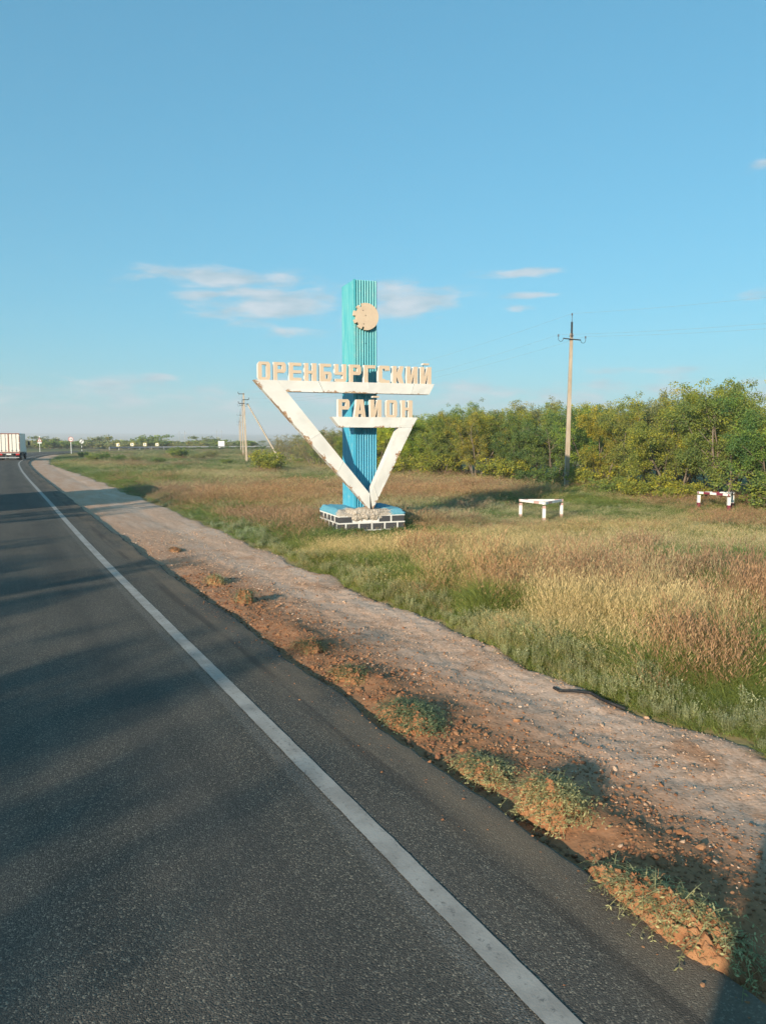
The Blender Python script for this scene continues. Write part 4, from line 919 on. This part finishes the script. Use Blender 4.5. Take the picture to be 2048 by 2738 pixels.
hgt *= 1 - .55 * np.exp(-((LX - 1.05) / 1.5) ** 2 - ((LY + .6) / .9) ** 2)         # thin grass by the frames
hgt *= 1 - .5 * np.clip(red_patch(X, Y), 0, 1) * (Y < 33) - .35 * np.exp(-((X - 3.2) / 1.5) ** 2 - ((Y - 24) / 2) ** 2)
hgt *= 1 - .5 * np.exp(-((X - 5.6) / 1.2) ** 2 - ((Y - 26.3) / 1.3) ** 2)
n4 = fbm(X / .55, Y / .55, 2, 261); hgt *= np.clip(.35 + 1.3 * n4, .5, 1.5)
hgt = np.clip(hgt, .10, .8) * rng.uniform(.75, 1.25, NP_)
hgt = np.where(kind == 3, np.clip(hgt * .8, .14, .30), hgt); hgt = np.where(kind == 4, np.clip(hgt * .5, .10, .20), hgt); hgt = np.where(kind == 2, hgt * 1.1, hgt); hgt = np.where(kind == 1, hgt * .85, hgt)
# keep the pieces below the sign and the posts readable
Zg = ground_z(X, Y, TT) - .01
def emit(k, name, meshes, label, wmul=1.0, tr=((.85, 1.15), (.85, 1.15), (.85, 1.15))):
    m = np.where(kind == k)[0]; n = len(m); h = hgt[m]; w = (np.clip(h / .45, .55, 1.25) * WS[m] * wmul * rng.uniform(.85, 1.2, n)); hs = h
    if name in ('wormwood', 'broadleaf_weeds'): hs = h / .24; w = hs * np.minimum(WS[m], 1.6) * wmul
    idx = rng.integers(0, len(meshes), n)
    if name == 'dry_grass': idx = np.where(rng.random(n) < .45 + .4 * (n2[m] - .5), rng.integers(0, 4, n), rng.integers(4, 7, n))
    b = rng.uniform(.78, 1.2, n)[:, None] * (0.85 + .35 * fbm(X[m] / 1.1, Y[m] / 1.1, 2, 241))[:, None]; hue = (fbm(X[m] / 6, Y[m] / 6, 2, 251) - .5)[:, None] * np.array([[.3, .05, -.3]]); t = b * (1 + hue)
    scatter(name, np.stack([X[m], Y[m], Zg[m]], 1), np.stack([rng.normal(0, .06, n), rng.normal(0, .06, n), rng.uniform(0, 6.283, n)], 1), np.stack([w, w, hs], 1), idx, np.clip(t, .3, 1.9), meshes, label)
emit(0, 'dry_grass', DRY, 'dry straw coloured steppe grass over the field')
emit(1, 'green_grass', GRN, 'green grass growing in patches through the dry field')
emit(2, 'brown_weeds', BRN, 'reddish brown dead weed stalks in drifts across the field')
emit(3, 'wormwood', WRM, 'low grey green wormwood along the gravel edge', .9)
emit(4, 'broadleaf_weeds', FRB, 'dark green leafy weeds round the foot of the pedestal', 1.0)

# stones and red clods on the shoulder
def pebble(seed, rough=.25):
    import bmesh
    bm = bmesh.new(); bmesh.ops.create_icosphere(bm, subdivisions=1, radius=1.0); r = random.Random(seed)
    for v in bm.verts: v.co *= 1 + r.uniform(-rough, rough); v.co.z *= .62; v.co.x *= 1.2
    me = bpy.data.meshes.new('pebble'); bm.to_mesh(me); bm.free(); return me
def stone_mat():
    m = NT('stones'); t = m.attr('tint', 'INSTANCER'); n = m.noise(m.coord(), 3, 3); return m.fin(m.mix(m.rng(n, .3, .7, 0, .35), t, (.20, .13, .08)), .95, 0, .15)
M_STONE = stone_mat(); PEB = [pebble(i) for i in range(5)]
for q in PEB: q.materials.append(M_STONE)
def stones():
    n = 70000; s = 2.0 + (rng.random(n) ** 1.6) * 24; out = shoulder_outer(s); t = 1.06 + rng.random(n) * (out - .9)
    x, y = st(s, t); z = shoulder_z(s, t, x, y); den = fbm(x / .8, y / .8, 3, 301); k = rng.random(n) < (.35 + 1.1 * (den - .35)) * (1 - .5 * sst(2.2, 2.8, t)); s, t, x, y, z = s[k], t[k], x[k], y[k], z[k]; n = len(x)
    sz = np.clip(rng.lognormal(-5.3, .5, n), .003, .024) * (1 + .012 * s); red = (rng.random(n) < np.clip(1.0 - (t - 1.5) / 1.9, .10, .9) * sst(26, 12, s))[:, None]
    pal = np.array([(.52, .36, .25), (.46, .30, .20), (.60, .44, .33), (.40, .255, .165), (.50, .31, .20)])[rng.integers(0, 5, n)]; rd = np.array([(.30, .145, .075), (.36, .19, .10), (.25, .11, .055)])[rng.integers(0, 3, n)]
    scatter('gravel_stones', np.stack([x, y, z + sz * .3], 1), rng.uniform(-.6, .6, (n, 3)) + np.stack([np.zeros(n), np.zeros(n), rng.uniform(0, 6.28, n)], 1), np.repeat(sz[:, None], 3, 1), rng.integers(0, 5, n), np.where(red, rd, pal) * rng.uniform(.75, 1.2, (n, 1)), PEB, 'loose pale and rusty gravel stones on the shoulder')
    n = 9000; s = 1.6 + (rng.random(n) ** 1.3) * 16; t = 1.08 + np.abs(rng.normal(0, .62, n)); x, y = st(s, t); z = shoulder_z(s, t, x, y); k = (fbm(x / .6, y / .6, 3, 311) > .42) & (t < 3.4); s, t, x, y, z = s[k], t[k], x[k], y[k], z[k]; n = len(x)
    ns = 420; s2 = 1.5 + rng.random(ns) * 14; t2_ = .98 - np.abs(rng.normal(0, .22, ns)); x2, y2 = st(s2, t2_); x = np.concatenate([x, x2]); y = np.concatenate([y, y2]); z = np.concatenate([z, np.zeros(ns)]); n = len(x)
    sz = np.clip(rng.lognormal(-4.65, .5, n), .005, .035); sz[-ns:] *= .45; rd = np.array([(.28, .125, .06), (.34, .17, .085), (.22, .095, .05)])[rng.integers(0, 3, n)]
    scatter('earth_clods', np.stack([x, y, z + sz * .25], 1), rng.uniform(-.6, .6, (n, 3)) + np.stack([np.zeros(n), np.zeros(n), rng.uniform(0, 6.28, n)], 1), np.repeat(sz[:, None], 3, 1), rng.integers(0, 5, n), rd * rng.uniform(.8, 1.2, (n, 1)), PEB, 'crumbled red earth clods along the asphalt edge')
stones()

# ------------------------------------------------------------------ uprooted weed clumps on the asphalt edge, hose
def clay_mat():
    m = NT('red_clay'); c = m.coord(); n = m.noise(c, 8, 6, .65); n2 = m.noise(c, 40, 4, .7); m.bump(n2, .7, .02)
    return m.fin(m.mix(m.rng(n, .3, .7), (.24, .105, .05), (.38, .20, .10)), .95, 0, .1)
M_CLAY = clay_mat()
def weedmat():
    m = NT('uprooted_weeds'); col = m.attr('col'); m.fin(col, .65, 0, .2); tr = m.N('BsdfTranslucent'); m.L(col, tr.inputs[0]); ms = m.N('MixShader'); ms.inputs[0].default_value = .25
    m.L(m.p.outputs[0], ms.inputs[1]); m.L(tr.outputs[0], ms.inputs[2]); m.L(ms.outputs[0], m.out.inputs[0]); return m.mat
M_WEED = weedmat()
def clump(px, py, L_, W_, H_, nw, label, cols=((.15, .16, .07), (.30, .27, .12)), roots=0, seed=0, soil=1.0):
    g = np.random.default_rng(500 + seed); x, y = gp(px, py, -.05); t, s = road_t(np.array([x]), np.array([y])); _, _, dx, dy = line_at(s)
    z = float(shoulder_z(s, t, np.array([x]), np.array([y]))[0]); o = empty('weed_clump', (x, y, z - .01), math.atan2(float(dy[0]), float(dx[0]))); tag(o, label, 'weed clump', 'uprooted clumps along the asphalt edge')
    def surf(a, b): return H_ * soil * max(0, 1 - a * a - b * b) ** .55 * (.55 + .9 * float(fbm(a * 2.3 + seed * 7, b * 2.3, 3, 400 + seed)))
    n = 64; V = []; F = []
    for j in range(n + 1):
        for i in range(n + 1):
            a, b = -1.05 + 2.1 * i / n, -1.05 + 2.1 * j / n; k = 1 + .35 * (float(vn(a * 2 + seed, b * 2, 7)) - .5)
            hh = surf(a * k, b * k) + (float(vn(a * L_ * 16, b * W_ * 16, seed)) - .5) * .055 + (float(vn(a * L_ * 45, b * W_ * 45, seed)) - .5) * .03; V.append((a * L_ / 2, b * W_ / 2, hh if a * a + b * b < .98 / k ** 2 else -.06))
    for j in range(n):
        for i in range(n): q = j * (n + 1) + i; F.append([q, q + 1, q + n + 2, q + n + 1])
    link('soil', mesh_np('soil', V, F, [M_CLAY], False), o)
    cb = MB()
    for i in range(int(90 * L_)):
        r_ = g.random() ** .5 * 1.05; a_ = g.uniform(0, 6.283); a, b = r_ * math.cos(a_), r_ * math.sin(a_); q = g.uniform(.006, .024); c_ = Vector((a * L_ / 2, b * W_ / 2, surf(a, b) + q * .4))
        cb.add([c_ + Vector(v) * q * g.uniform(.7, 1.2) for v in ((1, 0, 0), (0, 1, 0), (-1, 0, 0), (0, -1, 0), (.2, .1, .8), (0, 0, -.7))], [(0, 1, 4), (1, 2, 4), (2, 3, 4), (3, 0, 4), (1, 0, 5), (2, 1, 5), (3, 2, 5), (0, 3, 5)])
    cb.build('crumbs', M_CLAY, o)['kind'] = 'stuff'
    V = []; F = []; C = []
    for i in range(int(nw * 1.6)):
        r_ = g.random() ** .6; a_ = g.uniform(0, 6.283); a, b = r_ * math.cos(a_), r_ * math.sin(a_); p = np.array([a * L_ / 2, b * W_ / 2, surf(a, b) + .005]); ln = g.uniform(.07, .26); az = g.uniform(0, 6.283); up = g.uniform(-.2, .6); cv = g.normal(0, .9)
        col = (np.array(cols[0]) + (np.array(cols[1]) - np.array(cols[0])) * g.random()) * g.uniform(.7, 1.25); prev = None; w = g.uniform(.0016, .0034)
        for k in range(5):
            q = len(V); d = np.array([math.cos(az), math.sin(az), up]); d /= np.linalg.norm(d); sd = np.array([-math.sin(az), math.cos(az), 0]) * w * (1 - k * .16); V += [p - sd, p + sd]; C += [col, col]
            if prev is not None: F.append([prev, prev + 1, q + 1, q])
            if k > 0:
                for s_ in (-1, 1):
                    if g.random() < .55:
                        ld = d * .4 + s_ * np.array([-math.sin(az), math.cos(az), g.uniform(-.2, .6)]); ll = g.uniform(.012, .03); q2 = len(V); sw = d * ll * .25; V += [p, p + ld * ll * .5 + sw, p + ld * ll, p + ld * ll * .5 - sw]; F.append([q2, q2 + 1, q2 + 2, q2 + 3]); C += [col * 1.1] * 4
            prev = q; p = p + d * ln / 4; up -= .28; az += cv * .22
            p[2] = max(p[2], -.01)
    me = mesh_np('weeds', V, F, [M_WEED]); color_attr(me, np.clip(np.array(C), 0, 1)); link('weeds', me, o)
    for i in range(roots):
        a = g.uniform(-.8, .8) * L_ / 2; p = Vector((a, -W_ * .25, H_ * .7)); pts = [p.copy()]; d = Vector((g.normal(0, .5), g.normal(-.3, .4), 1)).normalized()
        for k in range(5): d = (d + Vector((g.normal(0, .35), g.normal(0, .35), g.normal(-.1, .3)))).normalized(); p = p + d * .022; pts.append(p.copy())
        MB().tube(pts, [.004, .0035, .003, .0025, .002, .0012], 5).build('root', M_CLAY, o)
YG = ((.24, .235, .10), (.44, .40, .19)); GG = ((.11, .15, .075), (.22, .25, .125))
clump(1790, 2470, 1.25, .42, .17, 400, 'long red earth lump with trampled weeds and roots, nearest to the viewer', YG, 9, 1, 1.15)
clump(1470, 2170, .56, .46, .24, 560, 'tall heap of pale uprooted weeds with clay, second nearest the viewer', YG, 5, 2)
clump(1290, 2062, .66, .36, .10, 340, 'weedy clump of earth between the pale heap and the green mat', YG, 0, 3)
clump(1098, 1925, .85, .48, .12, 700, 'broad mat of green uprooted weeds on the asphalt edge', GG, 0, 4)
clump(935, 1812, .66, .34, .09, 260, 'weed clump with bare clay just beyond the green mat', ((.13, .14, .06), (.24, .22, .10)), 0, 5)
clump(830, 1738, .55, .28, .07, 150, 'low weed clump, third beyond the green mat', ((.13, .14, .06), (.24, .22, .10)), 0, 6)
clump(655, 1612, .36, .30, .16, 170, 'upright red clod with a sprig of green weed', GG, 0, 7, 1.3)
clump(578, 1556, .46, .30, .14, 200, 'small tuft of pale weeds, farther along the edge', YG, 0, 8)
clump(470, 1470, .60, .26, .09, 120, 'flat brown clod lying farthest along the shoulder', ((.16, .12, .06), (.26, .2, .1)), 0, 9)
M_RUBBER = paint('black_rubber', (.018, .018, .02), .6, .2)
hp = []
for px, py in ((1582, 1819), (1600, 1826), (1635, 1834), (1680, 1836), (1705, 1845), (1735, 1860), (1775, 1866)):
    x, y = gp(px, py, -.07); t_, s_ = road_t(np.array([x]), np.array([y])); t_ = t_ - .58; x, y = (float(q[0]) for q in st(s_, t_)); hp.append((x, y, float(shoulder_z(s_, t_, np.array([x]), np.array([y]))[0]) + .028))
tag(MB().tube([tuple(p) for p in np.stack([np.interp(np.linspace(0, 6, 40), range(7), [q[k] for q in hp]) for k in range(3)], 1)], .018, 8).build('rubber_hose', M_RUBBER), 'thin black rubber hose lying at the edge of the gravel', 'hose')

# ------------------------------------------------------------------ road furniture at the bend
M_SIGNWHITE = paint('sign_white', (.78, .78, .76), .5, .1); M_SIGNRED = paint('sign_red', (.50, .03, .03), .5, .1); M_SIGNBLACK = paint('sign_black', (.02, .02, .02), .5, .1); M_SIGNYEL = paint('sign_yellow', (.80, .60, .10), .5, .1); M_SIGNBACK = paint('sign_back', (.45, .46, .46), .5, .1)
def gz(x, y): return float(ground_z(np.array([x]), np.array([y]))[0])
def facing(x, y): return math.atan2(-x, y)
def disc(mb, r, y, cz, mi=0, n=28, cx=0): mb.add([(cx + r * math.cos(2 * math.pi * k / n), y, cz + r * math.sin(2 * math.pi * k / n)) for k in range(n)] + [(cx + r * math.cos(2 * math.pi * k / n), y + .012, cz + r * math.sin(2 * math.pi * k / n)) for k in range(n)], [tuple(range(n)), tuple(range(2 * n - 1, n - 1, -1))] + [(k, k + n, (k + 1) % n + n, (k + 1) % n) for k in range(n)], mi); return mb
def signpost(px, py, label, h, banded=False):
    x, y = gp(px, py); o = empty('road_sign', (x, y, gz(x, y)), facing(x, y)); tag(o, label, 'road sign', 'road signs at the bend')
    m = MB()
    if banded:
        for i in range(8): m.tube([(0, .05, -.3 + (h + .3) * i / 8), (0, .05, -.3 + (h + .3) * (i + 1) / 8)], .05, 8, i % 2)
        m.build('post', [M_SIGNWHITE, M_SIGNBLACK], o)
    else: m.tube([(0, .05, -.3), (0, .05, h)], .05, 8).build('post', M_SIGNWHITE, o)
    return o
o = signpost(192, 1216, 'round white sign with red rim on a pale post', 3.0); zc = 2.75
disc(MB(), .42, 0, zc).build('plate', M_SIGNRED, o); disc(MB(), .345, -.004, zc).build('face', M_SIGNWHITE, o)
for cx, mm in ((-.14, M_SIGNRED), (.13, M_SIGNBLACK)):
    MB().box(cx - .10, cx + .10, -.010, -.006, zc - .07, zc + .02).box(cx - .07, cx + .07, -.010, -.006, zc + .021, zc + .08).build('car_symbol', mm, o)
o = signpost(220.5, 1210.5, 'round white sign with black bar on a banded post', 2.6, True); zc = 2.35
disc(MB(), .44, 0, zc).build('plate', M_SIGNBLACK, o); disc(MB(), .405, -.004, zc).build('face', M_SIGNWHITE, o)
for k in range(3): MB().box(-.40, .40, -.010, -.006, -.022, .022, 0, Matrix.Translation((-.06 + .06 * k, 0, zc + .06 - .06 * k)) @ Matrix.Rotation(R(-52), 4, 'Y')).build('stripe', M_SIGNBLACK, o)
o = signpost(108, 1206, 'triangular warning sign with plate across the road', 3.4)
tri = lambda r, y, zc: [(r * math.sin(a), y, zc + r * math.cos(a)) for a in (0, 2.0944, 4.18879)]
def trip(r, y, zc): a = tri(r, y, zc); b = tri(r, y + .012, zc); return MB().add(a + b, [(0, 2, 1), (3, 4, 5), (0, 1, 4, 3), (1, 2, 5, 4), (2, 0, 3, 5)])
trip(.62, 0, 2.75).build('plate', M_SIGNRED, o); trip(.47, -.004, 2.74).build('face', M_SIGNWHITE, o); MB().box(-.04, .04, -.010, -.006, 2.55, 3.0).build('symbol', M_SIGNBLACK, o); MB().box(-.42, .42, 0, .015, 2.02, 2.36).build('sub_plate', M_SIGNWHITE, o); disc(MB(), .16, 0, 3.55).build('lamp_disc', M_SIGNWHITE, o)
for i, (px, d, tilt) in enumerate(((321, 196, -.12), (356, 202, .03), (390.5, 207, 0), (423, 211, 0))):
    x = (px - 1024) / 2054 * d; o = empty('bend_sign', (x, d, gz(x, d)), facing(x, d)); tag(o, 'square yellow bend sign with black arrow behind the guardrail, %s counted from the left' % ords[i], 'road sign', 'yellow bend signs')
    h = 1.5; MB().tube([(0, .05, -.3), (0, .05, h + .35)], .04, 6).build('post', M_STEELGREY, o)
    MB().box(-.43, .43, 0, .02, h - .43, h + .43, 0, Matrix.Rotation(tilt, 4, 'Y')).build('plate', M_SIGNYEL, o); MB().box(-.36, .36, -.006, -.002, h - .36, h + .36, 0, Matrix.Rotation(tilt, 4, 'Y')).build('face', M_SIGNWHITE, o)
    MB().add([(-.15, -.012, h - .24), (.02, -.012, h - .24), (.20, -.012, h), (.02, -.012, h + .24), (-.15, -.012, h + .24), (.03, -.012, h)], [(0, 1, 2, 5), (5, 2, 3, 4)]).build('arrow', M_SIGNBLACK, o)
def guardrail():
    s0 = 196; x, y = st(np.array([s0]), np.array([-9.6])); o = empty('guardrail', (float(x[0]), float(y[0]), 0)); tag(o, 'steel guardrail with white tipped posts along the outside of the bend', 'guardrail')
    ss = np.arange(196, 268, 2.5); xs, ys = st(ss, np.full_like(ss, -9.6)); P = [Vector((a - o.location.x, b - o.location.y, 0)) for a, b in zip(xs, ys)]
    m = MB(); vs = []; fs = []
    for p, q in zip(P, P[1:] + [P[-1] * 2 - P[-2]]):
        d = (q - p).normalized(); nrm = Vector((d.y, -d.x, 0)); vs += [p + nrm * a + Vector((0, 0, z)) for a, z in ((.02, .42), (.09, .48), (.02, .57), (.09, .66), (.02, .72))]
    for i in range(len(P) - 1):
        for k in range(4): fs.append((i * 5 + k, i * 5 + k + 5, i * 5 + k + 6, i * 5 + k + 1))
    MB().add(vs, fs).build('rail', M_STEELGREY, o)
    for p in P: MB().box(p.x - .05, p.x + .05, p.y - .05, p.y + .05, -.4, .76).build('post', M_SIGNBACK, o)
guardrail()
x, y = (594 - 1024) / 2054 * 215, 215; o = empty('billboard', (x, y, gz(x, y)), facing(x, y)); tag(o, 'large white billboard panel on two posts left of the power poles', 'billboard')
for q in (-.62, .62): MB().box(q - .06, q + .06, .05, .2, -.4, 1.8).build('post', M_STEELGREY, o)
for q in range(2): MB().box(-.86 + .865 * q, -.005 + .865 * q, 0, .05, .85, 2.42).build('panel', M_SIGNWHITE, o)
MB().box(-.66, -.3, -.02, .0, .55, .84).build('small_plate', M_SIGNWHITE, o)

# ------------------------------------------------------------------ trucks
M_BOX = paint('cream_panel', (.74, .71, .63), .5, .15); M_TRIM = paint('brown_red_trim', (.24, .095, .065), .6, .3); M_TYRE = paint('tyre', (.022, .022, .023), .85, .3, (.10, .08, .06)); M_LAMP = NT('tail_lamp').fin((.45, .03, .03), .25); M_CHROME = paint('rim', (.35, .34, .33), .4, .3); M_CABP = paint('cab_paint', (.42, .47, .52), .35, .15); M_GLASS = NT('dark_glass').fin((.02, .025, .03), .08, 0, .5); M_CHAS = paint('chassis', (.045, .042, .04), .7, .4, (.14, .10, .07))
def make_truck(label):
    o = empty('box_truck'); tag(o, label, 'truck', 'trucks on the road')           # y forward from the rear, z up
    w = 1.27; z0, z1, ln = 1.02, 3.42, 6.3
    MB().box(-w, w, .06, ln, z0, z1).build('cargo_box', M_BOX, o, bevel=.03)
    fr = MB(); fr.box(-w - .02, w + .02, 0, .058, z1 - .10, z1 + .02); fr.box(-w - .02, w + .02, 0, .058, z0 - .06, z0 + .07); fr.box(-w - .02, -w + .07, 0, .058, z0 + .07, z1 - .10); fr.box(w - .07, w + .02, 0, .058, z0 + .07, z1 - .10); fr.box(-.07, .07, -.002, .058, z0 + .07, z1 - .10)
    fr.build('door_frame', M_TRIM, o)
    for s_ in (-1, 1):
        a, b = sorted((s_ * .071, s_ * (w - .071))); d = MB().box(a, b, .012, .058, z0 + .072, z1 - .102).build('door', M_BOX, o)
        for q in (.38, .86): MB().tube([(s_ * q, -.02, z0 - .02), (s_ * q, -.02, z1 - .05)], .022, 6).build('lock_rod', M_STEELGREY, d); MB().box(s_ * q - .09, s_ * q + .12, -.05, -.025, z0 + .22, z0 + .26).build('handle', M_DARK, d)
        for zz in (z0 + .28, (z0 + z1) / 2, z1 - .3): MB().box(s_ * (w - .16) - .09, s_ * (w - .16) + .15 * s_ + .02, -.012, .011, zz - .045, zz + .045).build('hinge', M_SIGNWHITE, d)
        a, b = sorted((s_ * .78, s_ * 1.2)); MB().box(a, b, .02, .10, .66, .88).build('tail_light', M_LAMP, o)
        MB().box(s_ * .98 - .28, s_ * .98 + .28, 1.0, 1.03, .25, .80).build('mudflap', M_TYRE, o)
    MB().box(-w + .1, w - .1, .05, .17, .30, .42).build('bumper', M_STEELGREY, o); MB().box(-w, w, -.01, .12, z0 - .14, z0 - .065).build('sill', M_STEELGREY, o)
    MB().box(-.30, .26, .0, .02, .70, .85).build('number_plate', M_SIGNWHITE, o)
    MB().box(-.5, .5, .12, 7.8, .55, .88).build('chassis', M_CHAS, o)
    for yy in (1.55, 6.9):
        for s_ in (-1, 1):
            Mx = Matrix.Translation((s_ * (1.02 if yy < 3 else 1.08), yy, .48)) @ Matrix.Rotation(R(90), 4, 'Y'); wd = .26 if yy < 3 else .14
            wh = MB().lathe([(.27, -wd), (.44, -wd), (.48, -wd + .05), (.48, wd - .05), (.44, wd), (.27, wd)], 22, 0, Mx).build('wheel', M_TYRE, o, True)
            MB().lathe([(.08, -wd - .01), (.27, -wd + .03), (.27, wd - .03), (.08, wd + .01)], 16, 0, Mx).build('rim', M_CHROME, wh)
    c0, c1 = ln + .12, ln + 1.95
    cab = MB().add([(-1.15, c0, .75), (1.15, c0, .75), (1.15, c1, .75), (-1.15, c1, .75), (-1.15, c0, 2.75), (1.15, c0, 2.75), (1.1, c1 - .22, 2.75), (-1.1, c1 - .22, 2.75), (-1.15, c1, 1.55), (1.15, c1, 1.55)], [(0, 3, 2, 1), (4, 5, 6, 7), (0, 1, 5, 4), (1, 2, 9, 6, 5), (2, 3, 8, 9), (9, 8, 7, 6), (3, 0, 4, 7, 8)]).build('cab', M_CABP, o, bevel=.05)
    MB().add([(-1.0, c1 + .01, 1.62), (1.0, c1 + .01, 1.62), (.95, c1 - .19, 2.62), (-.95, c1 - .19, 2.62)], [(0, 1, 2, 3)]).build('windscreen', M_GLASS, cab)
    for s_ in (-1, 1):
        MB().box(min(s_ * 1.15, s_ * 1.16), max(s_ * 1.15, s_ * 1.16) + .002, c0 + .55, c1 - .3, 1.6, 2.5).build('side_window', M_GLASS, cab)
        MB().tube([(s_ * 1.15, c1 - .2, 2.3), (s_ * 1.5, c1 - .15, 2.35)], .02, 6).build('mirror_arm', M_DARK, cab); MB().box(s_ * 1.5 - .11, s_ * 1.5 + .11, c1 - .19, c1 - .11, 1.85, 2.4).build('mirror', M_DARK, cab, bevel=.02)
        MB().box(s_ * .85 - .2, s_ * .85 + .2, c1, c1 + .03, .85, 1.08).build('headlight', M_SIGNWHITE, cab)
    MB().box(-1.2, 1.2, c1 - .05, c1 + .12, .42, .74).build('front_bumper', M_CABP, cab)
    return o
tk = make_truck('white box truck with red-brown rear door frame driving away')
xx, yy, dx, dy = line_at(np.array([104.0])); tx, ty = gp(26, 1231, 0); tk.location = (tx, ty, 0); tk.rotation_euler = (0, 0, R(18.5))
t2 = copy_tree(tk); t2['label'] = 'oncoming box truck out of view, throwing the long shadow across the road'
sx, sy = st(np.array([41.0]), np.array([-5.6])); _, _, dx, dy = line_at(np.array([41.0])); t2.location = (float(sx[0]), float(sy[0]), 0); t2.rotation_euler = (0, 0, math.atan2(-float(dx[0]), float(dy[0])) + math.pi)
t3 = copy_tree(tk)
for c_ in [c for q in t3.children for c in q.children if c.name.startswith('mirror')]: bpy.data.objects.remove(c_)
t3['label'] = 'box truck right behind the viewer, its shadow on the shoulder corner'
fl = Vector((-2.25, -2.6, 0)); hd = math.atan2(.515, .857); f = Vector((-math.sin(hd), math.cos(hd), 0)); rt = Vector((math.cos(hd), math.sin(hd), 0))
t3.location = fl + rt * 1.27 - f * 8.4; t3.rotation_euler = (0, 0, hd)

# ------------------------------------------------------------------ haze
hz = MB().box(-16000, 16000, -16000, 16000, -12, 95).build('haze', bpy.data.materials.new('haze_air')); hm = hz.data.materials[0]; hm.use_nodes = True; hm.node_tree.nodes.clear()
ho = hm.node_tree.nodes.new('ShaderNodeOutputMaterial'); hv = hm.node_tree.nodes.new('ShaderNodeVolumePrincipled'); hv.inputs['Color'].default_value = (.86, .93, 1.0, 1); hv.inputs['Density'].default_value = 5.0e-4; hv.inputs['Anisotropy'].default_value = 0.0
hm.node_tree.links.new(hv.outputs[0], ho.inputs['Volume']); tag(hz, 'thin pale blue haze over the plain', None, None, 'stuff')
